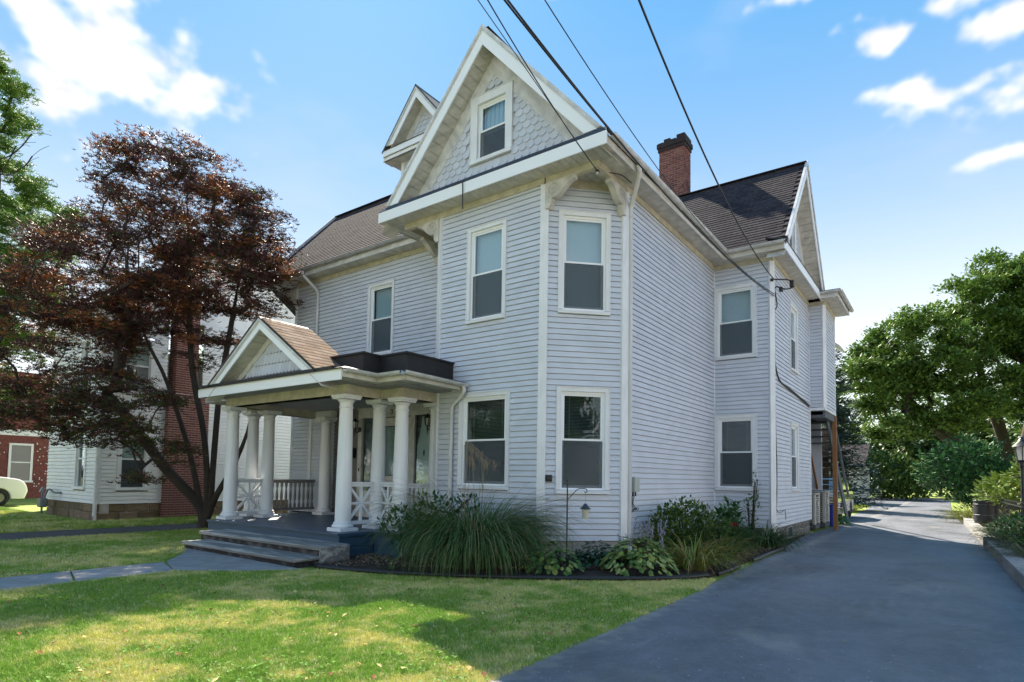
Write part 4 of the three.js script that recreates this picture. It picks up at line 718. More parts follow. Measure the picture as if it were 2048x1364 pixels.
// a tree: skeleton grown towards points of the crown, tapered limbs, leaves round the twig ends
function tree(spec) {
  const { name, label, category = 'tree', base, stems, blobs, tips, leaves, leafGeo, leafSize, leafColor, spread = [.5, .25, .5], r0 = .16, seed = 1, flatness = .6, group, bark = barkM, twig = .006, leafM } = spec, R = rng(seed);
  const t = thing(name, label, category, base, group), nodes = [], add = (p, par) => { nodes.push({ p, par, n: 0, r: 0 }); return nodes.length - 1; };
  const gauss = () => (R() + R() + R() - 1.5) / 1.5;
  const root = add(base.clone().setY(base.y - .1), -1);
  for (const st of stems) { let last = root; const c = new THREE.CatmullRomCurve3([base, ...st], false, 'catmullrom', .5), n = Math.max(6, Math.round(c.getLength() / .35)); for (let k = 1; k <= n; k++) { last = add(c.getPoint(k / n), last); nodes[last].f = k / n; } }
  const stemEnd = nodes.length, tot = blobs.reduce((a, b) => a + b[3] * b[4] * b[5] * (b[6] ?? 1), 0), tp = [];
  for (const [x, y, z, a, b, c, dens = 1] of blobs) { const n = Math.round(tips * a * b * c * dens / tot); for (let k = 0; k < n; k++) { let v; do v = V(R() * 2 - 1, R() * 2 - 1, R() * 2 - 1); while (v.lengthSq() > 1); const l = v.length(); v.multiplyScalar(Math.pow(l, -.35)); if (v.length() > 1.08) v.setLength(1.02); tp.push(V(x + v.x * a, y + v.y * b, z + v.z * c)); } }
  tp.sort((p, q) => p.distanceToSquared(base) - q.distanceToSquared(base));
  const ends = [];
  for (const p of tp) {
    let best = 1e9, bi = root; for (let i = 1; i < nodes.length; i++) { const d = nodes[i].p, dx = p.x - d.x, dy = p.y - d.y, dz = p.z - d.z, dd = dx * dx + dy * dy * (dy < 0 ? 2.2 : 1) + dz * dz; if (dd < best) { best = dd; bi = i; } }
    const s = nodes[bi].p, L = s.distanceTo(p), n = Math.max(2, Math.min(9, Math.round(L / .28))); let last = bi;
    const bend = V((R() - .5) * .25 * L, (.06 + .14 * R()) * L, (R() - .5) * .25 * L);
    for (let k = 1; k <= n; k++) { const u = k / n; last = add(s.clone().lerp(p, u).addScaledVector(bend, 4 * u * (1 - u) * .5).add(V((R() - .5) * .06, (R() - .5) * .05, (R() - .5) * .06)), last); }
    ends.push(last);
  }
  for (let i = nodes.length - 1; i > 0; i--) { const a = nodes[i]; a.r = Math.max(twig, a.r); const par = nodes[a.par]; if (par) par.r = Math.pow(Math.pow(par.r, 2.35) + Math.pow(a.r, 2.35), 1 / 2.35); }
  const sc = r0 / Math.max(...nodes.map((q, k) => q.par === 0 ? q.r : 0)), geos = []; let i0 = 1;
  const P = [], N = [];
  for (let i = 1; i < nodes.length; i++) {
    const a = nodes[nodes[i].par], b = nodes[i]; const fl = (q) => stems.length > 3 && q.f ? r0 * .72 * (1 - .86 * q.f) : 0; let rb_ = Math.max(fl(b), twig * .6 + Math.max(0, b.r - twig) * sc), ra = nodes[i].par === 0 ? rb_ * 1.25 : Math.min(Math.max(fl(a), twig * .6 + Math.max(0, a.r - twig) * sc), rb_ * 1.6);
    const seg = rb_ > .05 ? 9 : rb_ > .02 ? 6 : 4, d = b.p.clone().sub(a.p).normalize(), x = V(d.y, d.z, d.x).cross(d).normalize(), y = d.clone().cross(x);
    for (let k = 0; k < seg; k++) { const t0 = k / seg * 6.2832, t1 = (k + 1) / seg * 6.2832, n0 = x.clone().multiplyScalar(Math.cos(t0)).addScaledVector(y, Math.sin(t0)), n1 = x.clone().multiplyScalar(Math.cos(t1)).addScaledVector(y, Math.sin(t1)); const q = [a.p.clone().addScaledVector(n0, ra), a.p.clone().addScaledVector(n1, ra), b.p.clone().addScaledVector(n1, rb_), b.p.clone().addScaledVector(n0, rb_)]; for (const v of [0, 1, 2, 0, 2, 3]) { P.push(q[v].x, q[v].y, q[v].z); const nn = v === 0 || v === 3 ? n0 : n1; N.push(nn.x, nn.y, nn.z); } }
  }
  const g = new THREE.BufferGeometry(); g.setAttribute('position', new THREE.Float32BufferAttribute(P, 3)); g.setAttribute('normal', new THREE.Float32BufferAttribute(N, 3));
  const uv = new Float32Array(P.length / 3 * 2); for (let i = 0; i < P.length / 3; i++) { uv[2 * i] = P[3 * i] + P[3 * i + 2]; uv[2 * i + 1] = P[3 * i + 1]; } g.setAttribute('uv', new THREE.BufferAttribute(uv, 2));
  put(t, 'trunk', g, bark);
  const list = [], q = new THREE.Quaternion(), e = new THREE.Euler(), per = Math.max(1, Math.round(leaves / ends.length));
  for (const en of ends) {
    const c = nodes[en].p, c2 = nodes[nodes[en].par].p, tone = R();
    for (let k = 0; k < per; k++) {
      const o = V(gauss() * spread[0], gauss() * spread[1], gauss() * spread[2]), p = (R() < .75 ? c : c2).clone().add(o); p.y -= o.lengthSq() * .25;
      e.set((R() - .5) * 2.4 * flatness + Math.PI / 2 * (R() < .5 ? 1 : .7), 0, (R() - .5) * 1.6 * flatness); q.setFromEuler(new THREE.Euler(0, R() * 6.2832, 0)).multiply(new THREE.Quaternion().setFromEuler(e));
      const s = leafSize * (.65 + R() * .6); list.push([new THREE.Matrix4().compose(p, q, V(s, s, s)), leafColor(p, R, tone)]);
    }
  }
  instanced(t, 'crown', leafGeo, leafM ?? leafMat(.55, .45), list); return t;
}
// red Japanese maple: bronze-red, some leaves orange, some olive
tree({
  name: 'japanese_maple', label: 'bronze-red Japanese maple with many stems left of the porch', base: V(-15.95, 0, -7.95), r0: .145, seed: 21,
  stems: [[V(-16.1, .7, -7.9), V(-16.35, 2.0, -7.7), V(-16.25, 3.8, -7.0), V(-16.2, 5.2, -6.3), V(-16.3, 7.2, -6.2)], [V(-15.85, .7, -8.05), V(-15.85, 2.0, -8.1), V(-15.7, 3.6, -8.1), V(-15.4, 5.6, -8.2), V(-15.0, 7.8, -8.3)], [V(-16.1, .6, -7.9), V(-16.6, 1.6, -7.2), V(-16.6, 2.9, -6.2), V(-16.6, 4.0, -5.2)], [V(-15.9, .7, -8), V(-16.0, 2.4, -7.9), V(-16.05, 4.4, -7.5), V(-15.8, 7.0, -7.2), V(-15.7, 9.0, -7.0)], [V(-15.7, .8, -8.1), V(-15.1, 1.8, -8.3), V(-14.8, 3.0, -8.5), V(-14.9, 5.0, -8.6)]],
  blobs: [[-15.9, 7.5, -7.2, 2.7, 1.9, 2.4, .8], [-17.1, 6.3, -5.9, 2.3, 1.7, 2.0], [-15.1, 6.7, -8.0, 1.7, 1.5, 1.5], [-17.3, 4.5, -5.0, 2.0, 1.4, 1.9], [-15.5, 3.1, -5.6, 1.7, .75, 1.4, 1.2], [-16.1, 8.95, -6.8, 1.9, 1.0, 1.7, 1.1], [-14.75, 1.9, -5.7, 1.1, .7, 1.0, 1.2], [-16.2, 2.9, -5.2, 1.5, .8, 1.2, 1.1], [-14.75, 7.9, -8.4, 1.4, 1.0, 1.2, 1.2], [-18.5, 7.0, -4.8, 1.3, 1.0, 1.3, .9], [-16.3, 4.7, -8.6, 1.3, .9, 1.2, .7], [-18.2, 3.0, -4.6, 1.2, .8, 1.2, .9], [-15.6, 5.4, -6.6, 1.6, .8, 1.6, .7]],
  tips: 600, leaves: 47000, leafGeo: jmapleLeaf, leafSize: .12, spread: [.62, .13, .62], flatness: .7,
  leafColor: (p, R, tone) => { const low = sstep(4.6, 2.8, p.y), k = .5 + R() * .9, r = R(); if (r < .14 + .3 * low) return col(.11 * k, .13 * k, .03 * k); if (tone > .72 && r < .7) return col(.42 * k, .17 * k, .06 * k); return col(.135 * k, .058 * k, .05 * k); },
  leafM: leafMat(.5, .55),
});
// green maple at the far left, its trunk beyond the frame
const greenLeaf = (a, b, c, v = .6) => (p, R) => { const k = 1 - v / 2 + R() * v, y = R() < .15 ? .06 : 0; return col((a + y) * k, (b + y * .7) * k, c * k); };
tree({ name: 'green_maple', label: 'tall green maple reaching in at the far left edge', base: V(-36, 0, -4), r0: .3, seed: 33, stems: [[V(-35.8, 3, -4), V(-34.5, 7, -5.4), V(-31.5, 12, -6.6), V(-31, 17, -6)], [V(-35.6, 4, -4.4), V(-32, 8, -5.6), V(-28.8, 10.4, -6.2)], [V(-35.5, 5, -4.2), V(-32.5, 10, -5), V(-29, 14.6, -5.2)]],
  blobs: [[-28.6, 15.8, -4.9, 1.5, 1.5, 1.5], [-30.6, 15.2, -5.5, 2.2, 2.4, 2.2], [-28.3, 9.6, -6.3, 2.0, 2.0, 2.0, 1.3], [-30, 8.0, -6.4, 2.6, 2.4, 2.4], [-27.6, 7.0, -6.5, 1.7, 1.5, 1.5, 1.1], [-31.5, 11.5, -7, 2.6, 3, 2.5], [-28.8, 5.2, -6.2, 1.8, 1.2, 1.6]], tips: 360, leaves: 34000, leafGeo: mapleLeaf, leafSize: .21, spread: [.6, .3, .6], leafColor: greenLeaf(.13, .24, .04) });
{ // bare dead branches between its boughs
  const t = thing('dead_branch', 'bare grey branches sticking out of the green maple against the sky', 'branch', V(-29, 12, -5.4)), R = rng(17);
  for (const [a, b] of [[V(-29.3, 12.6, -5.4), V(-26.0, 13.3, -6.3)], [V(-29.4, 12.2, -5.4), V(-26.1, 12.5, -6.4)], [V(-29.2, 12.0, -5.5), V(-26.7, 13.0, -6.1)], [V(-28.6, 10.6, -6), V(-25.6, 10.6, -7.4)]]) { const pts = []; for (let k = 0; k <= 6; k++) pts.push(a.clone().lerp(b, k / 6).add(V((R() - .5) * .25, (R() - .5) * .3 - .25 * Math.sin(k / 6 * 3.1), (R() - .5) * .2))); put(t, 'limb', tube(pts, .022, 5, 24), barkM); for (let k = 2; k < 7; k++) { const p = pts[k], q = p.clone().add(V(.3 + R() * .5, (R() - .3) * .6, -(R() * .4))); put(t, 'twig', tube([p, p.clone().lerp(q, .5).add(V(0, .06, 0)), q], .008, 4, 6), barkM); } }
}
// the big tree overhanging the drive, on the right
tree({ name: 'ash_tree', label: 'large spreading green tree with leaning limbs over the end of the drive', base: V(3.2, 0, -49), r0: .42, seed: 45, twig: .012, stems: [[V(3.0, 1.6, -49), V(1.2, 3.6, -47.5), V(-1.5, 6.2, -45.5), V(-3.2, 8.6, -44)], [V(3.2, 2, -49), V(2.6, 5, -48), V(1.6, 9, -47), V(1.4, 13, -47)], [V(3.4, 2, -49), V(4.2, 6, -49), V(4.4, 11, -49.5), V(4.0, 15, -50)], [V(3.1, 1.5, -49), V(.8, 3.2, -46.5), V(-.6, 4.8, -44.6), V(-2.2, 6, -43.5)], [V(3.3, 2, -48.6), V(4.8, 5, -46.5), V(5.6, 8, -45)]],
  blobs: [[-1.2, 9.6, -44, 3.2, 2.6, 3, 1], [1.4, 12.0, -47, 2.8, 2.6, 3], [4.2, 12.6, -48.5, 3.0, 3.0, 3], [-3.2, 8.6, -43, 2.2, 2.0, 2.4, 1.1], [-4.2, 7.4, -42, 1.6, 2.0, 2.0, 1.1], [3.4, 15.6, -50, 2.2, 1.4, 2], [.2, 6.4, -44.5, 2.6, 1.8, 2.6, 1], [2.6, 8, -46, 2.6, 2.4, 2.4], [-2.6, 5.4, -44, 2.2, 1.3, 2, 1], [6.5, 10, -48, 3, 4, 3, .6], [5.8, 6, -46, 2.4, 1.8, 2.2, .7], [-3.6, 10.4, -45, 1.2, .7, 1.2, 1.2]],
  tips: 760, leaves: 110000, leafGeo: diamondLeaf, leafSize: .27, spread: [.85, .5, .85], leafColor: greenLeaf(.14, .24, .055, .7), leafM: leafMat(.5, .4) });
// trees that close the view behind
const backTrees = [[-7.5, -74, 13, 0], [-3, -80, 11, 1], [2, -84, 12, 0], [-12, -70, 14, 1], [8, -72, 15, 0], [13, -60, 14, 1], [-1, -92, 16, 0], [6, -90, 14, 1], [17, -48, 13, 0], [-40, -42, 13, 1], [-44, -22, 12, 0], [-36, -54, 12, 0]];
const backLabels = ['dense green tree closing the view at the end of the drive', 'dark round tree behind the end of the drive', 'leafy tree deep behind the shrubs at the drive end', 'broad tree behind the spruce and white garage', 'tall leafy tree behind the ash on the right', 'tree at the right edge beyond the lamp post', 'tallest far tree on the axis of the drive', 'far tree right of the drive end', 'tree beyond the fence at the right edge', 'tree behind the white neighbouring house', 'tree behind the brick house at far left', 'far tree behind the neighbouring chimney'];
backTrees.forEach(([x, z, h, v], i) => { const R = rng(200 + i); tree({ name: 'background_tree', label: backLabels[i], base: V(x, 0, z), r0: .22, seed: 300 + i, twig: .02, stems: [[V(x + .3, h * .25, z), V(x - .2, h * .55, z + .3), V(x, h * .85, z)]], blobs: [[x, h * .62, z, h * .30, h * .34, h * .3], [x + h * .12, h * .42, z + h * .1, h * .26, h * .22, h * .26], [x - h * .14, h * .36, z + h * .12, h * .24, h * .24, h * .24], [x, h * .2, z + h * .16, h * .28, h * .16, h * .2]], tips: 130, leaves: 7000, leafGeo: diamondLeaf, leafSize: .62, spread: [1.1, .7, 1.1], leafColor: v ? greenLeaf(.075, .14, .04) : greenLeaf(.11, .19, .05), group: 'trees closing the view behind the houses' }); });
// street trees behind the viewer, mirrored in the lower windows
const streetLabels = ['street tree opposite the porch, far to the left behind the viewer', 'second street tree across the road, left of the viewer', 'street tree across the road facing the front gable', 'tree on the right lot beside the viewer', 'tree on the right lot nearest the street', 'tree far right across the road'];
[[-46, 22, 12], [-37, 24, 13], [-28, 22, 11], [21, 8, 12], [16, 17, 10], [28, 16, 13]].forEach(([x, z, h], i) => tree({ name: 'street_tree', label: streetLabels[i], base: V(x, 0, z), r0: .22, seed: 400 + i, twig: .02, stems: [[V(x + .3, h * .25, z), V(x - .2, h * .55, z + .3), V(x, h * .85, z)]], blobs: [[x, h * .62, z, h * .36, h * .34, h * .3], [x + h * .2, h * .42, z + h * .1, h * .3, h * .24, h * .26], [x - h * .2, h * .38, z, h * .3, h * .26, h * .24]], tips: 110, leaves: 4200, leafGeo: diamondLeaf, leafSize: .8, spread: [1.2, .8, 1.2], leafColor: greenLeaf(.06, .12, .03), group: 'trees across the street' }));
// blue spruce
{
  const b = V(-5.1, 0, -37), t = thing('blue_spruce', 'dark blue-green spruce rising behind the back stairs', 'tree', b), R = rng(61), list = [], H = 9.2, sg = [];
  put(t, 'trunk', at(new THREE.CylinderGeometry(.05, .26, H, 8), b.x, H / 2, b.z), barkM);
  const needle = triGeo([[[0, 0, 0], [.13, .5, 0], [0, 1, -.1]], [[0, 0, 0], [0, 1, -.1], [-.13, .5, 0]]]);
  for (let y = .5; y < H - .2; y += .26) { const r = (H - y) / H * 2.5 + .15, n = Math.round(7 + r * 5); for (let k = 0; k < n; k++) { const a = R() * 6.2832, rr = r * (.8 + R() * .25), m = Math.max(3, Math.round(rr * 7)); for (let j = 0; j < m; j++) { const u = (j + .5) / m, d = rr * u, p = V(b.x + Math.sin(a) * d, y - .34 * u * rr * .6 + .14 * u * u * rr, b.z + Math.cos(a) * d); for (let s = 0; s < 2; s++) { const q = new THREE.Quaternion().setFromEuler(new THREE.Euler(1.2 + R() * 1.0, a + (R() - .5) * 2.2, 0, 'YXZ')), w = .22 + R() * .26, k2 = .6 + R() * .8; list.push([new THREE.Matrix4().compose(p.clone().add(V((R() - .5) * .2, (R() - .5) * .16, (R() - .5) * .2)), q, V(w, w, w)), col(.035 * k2, .065 * k2, .062 * k2)]); } } } }
  instanced(t, 'crown', needle, leafMat(.7, .1), list);
}
// shrubs as clouds of leaves on thin stems
function shrub(name, label, x, z, blobs, n, geo, size, colour, { y = .03, stems = 14, seed = 1, group, category = 'shrub', up = .6, m } = {}) {
  const t = thing(name, label, category, V(x, 0, z), group), R = rng(seed), list = [], st = [], tot = blobs.reduce((a, b) => a + b[3] * b[4] * b[5], 0);
  for (const [bx_, by, bz, a, b, c] of blobs) {
    const nn = Math.round(n * a * b * c / tot);
    for (let k = 0; k < nn; k++) { let v; do v = V(R() * 2 - 1, R() * 2 - 1, R() * 2 - 1); while (v.lengthSq() > 1); v.multiplyScalar(Math.pow(v.length(), -.45)); const lump = 1 + .32 * fbm(v.x * 2.2 + seed, v.y * 2.2, v.z * 2.2, 2); const p = V(bx_ + v.x * a * lump, Math.max(y + .03, by + v.y * b * lump), bz + v.z * c * lump); const q = new THREE.Quaternion().setFromEuler(new THREE.Euler(.3 + R() * 1.6, Math.atan2(v.x, v.z) + (R() - .5) * 2.4, (R() - .5) * .8, 'YXZ')), s = size * (.6 + R() * .7); list.push([new THREE.Matrix4().compose(p, q, V(s, s, s)), colour(p, R)]); }
    for (let k = 0; k < stems / blobs.length; k++) { const v = V(gs(R), .3 + R() * .6, gs(R)); st.push(tube([V(x + v.x * .06, y, z + v.z * .06), V((x + bx_) / 2 + v.x * a * .4, by * .55, (z + bz) / 2 + v.z * c * .4), V(bx_ + v.x * a * .75, by + v.y * b * .6, bz + v.z * c * .75)], .008 + size * .03, 4, 6)); }
  }
  function gs(R) { return (R() + R() - 1); }
  put(t, 'stems', st, barkM); instanced(t, 'foliage', geo, m ?? leafMat(.5, .35), list); return t;
}
// strap-leaved clumps (ornamental grass, daylilies): arching ribbons
function ribbon(R, L, w, lean, az, x, z, droop, seg = 7) { const p = [], c = []; let a = Math.PI / 2 - lean, y = 0, r = 0; const st = L / seg; for (let k = 0; k <= seg; k++) { const t = k / seg, ww = w * Math.pow(Math.sin(Math.PI * Math.min(1, .18 + t * .82)), .7) * (1 - t * .35) + .0006; c.push([r, y, ww, a]); a -= droop * (.25 + 1.5 * t) / seg; y += Math.sin(a) * st; r += Math.cos(a) * st; } const ca = Math.cos(az), sa = Math.sin(az), P = ([r, y, ww], s) => [x + r * sa + s * ww / 2 * ca, Math.max(.01, y + .02), z + r * ca - s * ww / 2 * sa], Q = ([r, y]) => [x + r * sa, Math.max(.008, y + .02 - w * .18), z + r * ca]; for (let k = 0; k < seg; k++) { const A = P(c[k], -1), B = Q(c[k]), C = P(c[k], 1), D = P(c[k + 1], -1), E = Q(c[k + 1]), F = P(c[k + 1], 1); p.push(A, B, E, A, E, D, B, C, F, B, F, E); } return p; }
function clump(name, label, x, z, n, { L, w, spread, lean, droop, colours, seed, group, category = 'plant', m }) {
  const t = thing(name, label, category, V(x, 0, z), group), R = rng(seed);
  const sets = colours.map(() => []); for (let k = 0; k < n; k++) { const a = R() * 6.2832, d = Math.sqrt(R()) * spread, ci = Math.floor(Math.pow(R(), 1.3) * colours.length); sets[ci].push(...ribbon(R, L * (.55 + R() * .55), w * (.7 + R() * .6), lean * (.25 + R() * .9), a + (R() - .5) * 1.2, x + Math.sin(a) * d, z + Math.cos(a) * d, droop * (.5 + R() * .9))); }
  sets.forEach((s, i) => { if (!s.length) return; const g = new THREE.BufferGeometry(); g.setAttribute('position', new THREE.Float32BufferAttribute(s.flat(), 3)); g.computeVertexNormals(); const mm = leafMat(.5, .3); mm.color.copy(col(...colours[i])); stuff(put(t, 'leaves', clean(g), mm)); });
  return t;
}
{
  const og = clump('ornamental_grass', 'huge arching ornamental grass clump with tan plumes beside the porch', -6.35, -7.6, 3200, { L: 1.9, w: .0105, spread: .42, lean: .55, droop: 2.5, seed: 71, colours: [[.05, .13, .04], [.075, .17, .05], [.10, .19, .065], [.16, .22, .09], [.30, .25, .15]] });
  const R = rng(9), pl = []; for (let k = 0; k < 7; k++) { const a = 2.2 + R() * 2.2, x = -6.35 + (R() - .5) * .5, z = -7.6, h = 1.75 + R() * .35, tip = V(x + Math.sin(a) * .35, h - .12, z + Math.cos(a) * .2); const pts = [V(x, .1, z), V(x, h * .7, z), V(x + Math.sin(a) * .12, h, z), tip]; put(og, 'plume_stalk', tube(pts, .004, 4, 14), M(.25, .2, .12, .8)); for (let j = 0; j < 60; j++) { const c = pts[2].clone().lerp(tip, R()).add(V((R() - .5) * .06, (R() - .5) * .14, (R() - .5) * .06)); pl.push(at(blade(.004, .09, .8, 2), c.x, c.y, c.z, R() * 6.3, Math.PI * .7)); } }
  stuff(put(og, 'plumes', pl, leafMat(.8, .3))).material.color.copy(col(.34, .27, .18));
}
clump('daylily', 'yellow-green daylily clump at the bed edge right of the flowering hosta', -3.42, -9.75, 230, { L: .98, w: .022, spread: .2, lean: .8, droop: 2.1, seed: 73, colours: [[.18, .25, .045], [.25, .30, .065], [.32, .30, .08], [.30, .20, .09]] });
clump('daylily', 'pale daylily clump in the middle of the side bed', -3.5, -11.5, 240, { L: .8, w: .02, spread: .2, lean: .7, droop: 2.0, seed: 74, colours: [[.10, .17, .035], [.16, .2, .05], [.26, .24, .10], [.22, .16, .08]] });
clump('daylily', 'dark green daylily clump spilling onto the drive at the wing corner', -3.35, -14.2, 260, { L: .95, w: .024, spread: .25, lean: .8, droop: 2.2, seed: 75, colours: [[.03, .085, .03], [.045, .11, .035], [.10, .15, .05]] });
clump('daylily', 'green daylily clump between shrub and wing wall', -3.75, -12.8, 260, { L: .95, w: .022, spread: .25, lean: .6, droop: 1.8, seed: 76, colours: [[.04, .11, .03], [.055, .13, .035], [.12, .17, .05]] });
// hostas: broad leaves on arching stalks
function hosta(label, x, z, n, size, colours, seed, rad) {
  const t = thing('hosta', label, 'plant', V(x, 0, z)), R = rng(seed);
  const sets = colours.map(() => []); for (let k = 0; k < n; k++) { const a = R() * 6.2832, u = Math.sqrt(R()), r = rad * u, y = .10 + (1 - u * u) * rad * .75 + R() * .05, p = V(x + Math.sin(a) * r, y, z + Math.cos(a) * r), s = size * (.65 + R() * .5), g = ovalLeaf.clone(); g.scale(1.25, 1, 1.6); g.applyMatrix4(new THREE.Matrix4().compose(p, new THREE.Quaternion().setFromEuler(new THREE.Euler(1.35 + u * 1.0 + (R() - .5) * .4, a + (R() - .5) * .6, 0, 'YXZ')), V(s, s, s))); sets[Math.floor(R() * colours.length)].push(g); }
  sets.forEach((s, i) => { if (!s.length) return; const mm = leafMat(.42, .25); mm.color.copy(col(...colours[i])); for (const g of s) put(t, 'leaf', g, mm); });
  return t;
}
hosta('small variegated hosta in front of the ornamental grass', -5.05, -8.0, 190, .12, [[.08, .17, .04], [.24, .30, .08], [.05, .11, .03]], 81, .45);
{ // flowering hosta
  const t = hosta('yellow-edged hosta with lavender flower spikes at the bay corner', -4.02, -8.9, 430, .12, [[.26, .32, .07], [.13, .21, .05], [.34, .38, .13], [.09, .16, .035]], 83, .58), R = rng(6), fl = [];
  for (let k = 0; k < 13; k++) { const x = -4.02 + (R() - .5) * .9, z = -9.0 + (R() - .5) * .5, h = .55 + R() * .38, dx = (R() - .5) * .2; put(t, 'flower_stalk', tube([V(x, .15, z), V(x + dx * .4, h * .7, z), V(x + dx, h, z)], .004, 4, 8), M(.12, .17, .07, .8)); for (let j = 0; j < 9; j++) fl.push(at(new THREE.ConeGeometry(.011, .05, 5), x + dx * (.6 + j * .045) + (R() - .5) * .05, h * .74 + j * h * .03, z + (R() - .5) * .05, R() * 6, 2.2 + R() * .6)); }
  stuff(put(t, 'flowers', fl, leafMat(.7, .3))).material.color.copy(col(.42, .38, .58));
}
hosta('dark hosta beside the blue bin', -3.38, -24.2, 60, .26, [[.04, .11, .03], [.07, .15, .04]], 85, .5);
hosta('low dark hosta under the lantern hook', -4.75, -8.85, 170, .10, [[.02, .06, .03], [.03, .08, .035]], 86, .42);
shrub('azalea', 'leafy green azalea against the side wall', -4.1, -11.3, [[-4.1, .62, -11.2, .52, .5, .85], [-4.12, .6, -10.5, .42, .42, .45], [-4.0, .45, -12.1, .48, .42, .55]], 4600, ovalLeaf, .075, (p, R) => { const k = .6 + R() * .8; return R() < .35 ? col(.15 * k, .23 * k, .05 * k) : col(.065 * k, .125 * k, .03 * k); }, { seed: 91 });
{ // tall lily with a red bloom
  const t = thing('lily_plant', 'tall dark green lily with one red bloom beside the wing window', 'plant', V(-3.95, 0, -13.2)), R = rng(95), list = [];
  for (let s = 0; s < 13; s++) { const x = -3.95 + (R() - .5) * .4, z = -13.3 + (R() - .5) * .6, h = .75 + R() * .4; put(t, 'stem', tube([V(x, 0, z), V(x, h, z)], .006, 4, 2), M(.05, .10, .03, .8)); for (let k = 0; k < 46; k++) { const q = new THREE.Quaternion().setFromEuler(new THREE.Euler(.9 + R() * .6, R() * 6.28, 0, 'YXZ')); list.push([new THREE.Matrix4().compose(V(x, h * (.15 + .85 * R()), z), q, V(.11, .19, .11)), col(.045 + R() * .04, .13 + R() * .08, .04)]); } }
  instanced(t, 'foliage', ovalLeaf, leafMat(.5, .3), list); const petals = []; for (let k = 0; k < 9; k++) petals.push(ovalLeaf.clone().applyMatrix4(new THREE.Matrix4().compose(V(-3.66, .55, -12.9), new THREE.Quaternion().setFromEuler(new THREE.Euler(.7 + (k % 3) * .3, k * .7, 0, 'YXZ')), V(.09, .11, .09)))); put(t, 'flower', petals, leafMat(.6, .3)).material.color.copy(col(.42, .03, .02));
}
shrub('climbing_vine', 'thin vine climbing the wing wall below the window', -3.75, -14.5, [[-3.75, .75, -14.55, .18, .5, .12], [-3.68, 1.35, -14.7, .08, .45, .06]], 190, ovalLeaf, .07, (p, R) => col(.05 + R() * .04, .12 + R() * .06, .035), { seed: 92, stems: 6, category: 'vine' });
shrub('rose_bush', 'leafy rose bush spilling over the porch corner beside the grass', -7.55, -7.2, [[-7.6, .62, -7.15, .36, .32, .36], [-7.25, .85, -7.6, .36, .34, .36], [-7.0, 1.0, -8.1, .26, .2, .25]], 800, ovalLeaf, .085, (p, R) => { const k = .6 + R() * .8; return col(.035 * k, .11 * k, .03 * k); }, { seed: 93 });
shrub('ground_cover', 'dark ivy-like ground cover along the bay foundation', -5.0, -9.1, [[-5.1, .08, -9.0, .8, .12, .35], [-4.6, .1, -9.5, .4, .14, .35], [-5.9, .08, -8.3, .6, .12, .3]], 1200, ovalLeaf, .07, (p, R) => col(.02 + R() * .02, .06 + R() * .04, .03), { seed: 94, stems: 6, category: 'ground cover' });
// right-hand planting
shrub('yew_shrub', 'feathery dark green evergreen shrub at the far kerb end', .95, -37.5, [[.6, 2.2, -37.5, 1.9, 1.6, 1.7], [1.6, 1.4, -37, 1.6, 1.4, 1.5]], 5200, diamondLeaf, .26, (p, R) => { const k = .6 + R() * .8; return col(.06 * k, .16 * k, .06 * k); }, { seed: 96, stems: 20 });
shrub('round_bush', 'round green bush at the left of the drive end', -5.2, -66, [[-5.2, 2.2, -66, 3.4, 2.3, 2.4], [-3.2, 1.6, -65, 2.2, 1.7, 2]], 4500, diamondLeaf, .45, (p, R) => { const k = .6 + R() * .8; return col(.13 * k, .21 * k, .06 * k); }, { seed: 97 });
shrub('border_shrub', 'low bright green shrub behind the kerb near the right edge', 1.35, -16.8, [[1.3, .5, -16.4, .5, .4, .9], [1.15, .45, -18.4, .4, .35, .7]], 1500, ovalLeaf, .09, (p, R) => { const k = .6 + R() * .8; return col(.10 * k, .19 * k, .045 * k); }, { seed: 99 });
shrub('drive_end_shrub', 'light green shrub mass at the right of the drive end', 3.2, -62, [[3.2, 1.8, -62, 3, 1.9, 2.4], [6.5, 2.2, -60, 3, 2.2, 2.4]], 4000, diamondLeaf, .42, (p, R) => { const k = .6 + R() * .8; return col(.09 * k, .17 * k, .04 * k); }, { seed: 100 });
shrub('yellow_shrub', 'sunlit yellow-green shrub behind the iron fence', 1.9, -24, [[1.5, 1.35, -23.5, .8, .5, 1.2], [2.0, 2.0, -22.5, .5, .5, .8], [1.2, 1.15, -26, .6, .35, 1.0]], 1100, ovalLeaf, .2, (p, R) => { const k = .7 + R() * .6; return col(.15 * k, .22 * k, .035 * k); }, { seed: 98 });
for (const [x, z, L, s, lb] of [[.75, -29.5, 1.1, 1, 'yellow strappy grass clump spilling over the far kerb'], [1.5, -14.3, .75, 2, 'soft grey-green catmint clump nearest the right edge'], [1.45, -16.0, .8, 3, 'second catmint clump behind the kerb'], [1.3, -18.0, .7, 4, 'third catmint clump behind the kerb, below the lamp post'], [1.45, -19.2, .8, 5, 'pale flowering clump at the foot of the lamp post'], [1.25, -21.2, .65, 6, 'strappy clump between lamp post and barrel'], [1.75, -17.2, 1.1, 7, 'tall clump at the right edge before the fence']]) clump('border_plant', lb, x, z, 420, { L, w: .02, spread: .45, lean: .8, droop: 1.6, seed: 500 + s, colours: s === 1 ? [[.30, .30, .06], [.20, .24, .06]] : [[.10, .18, .06], [.13, .21, .07], [.22, .22, .15], [.19, .16, .2]] });
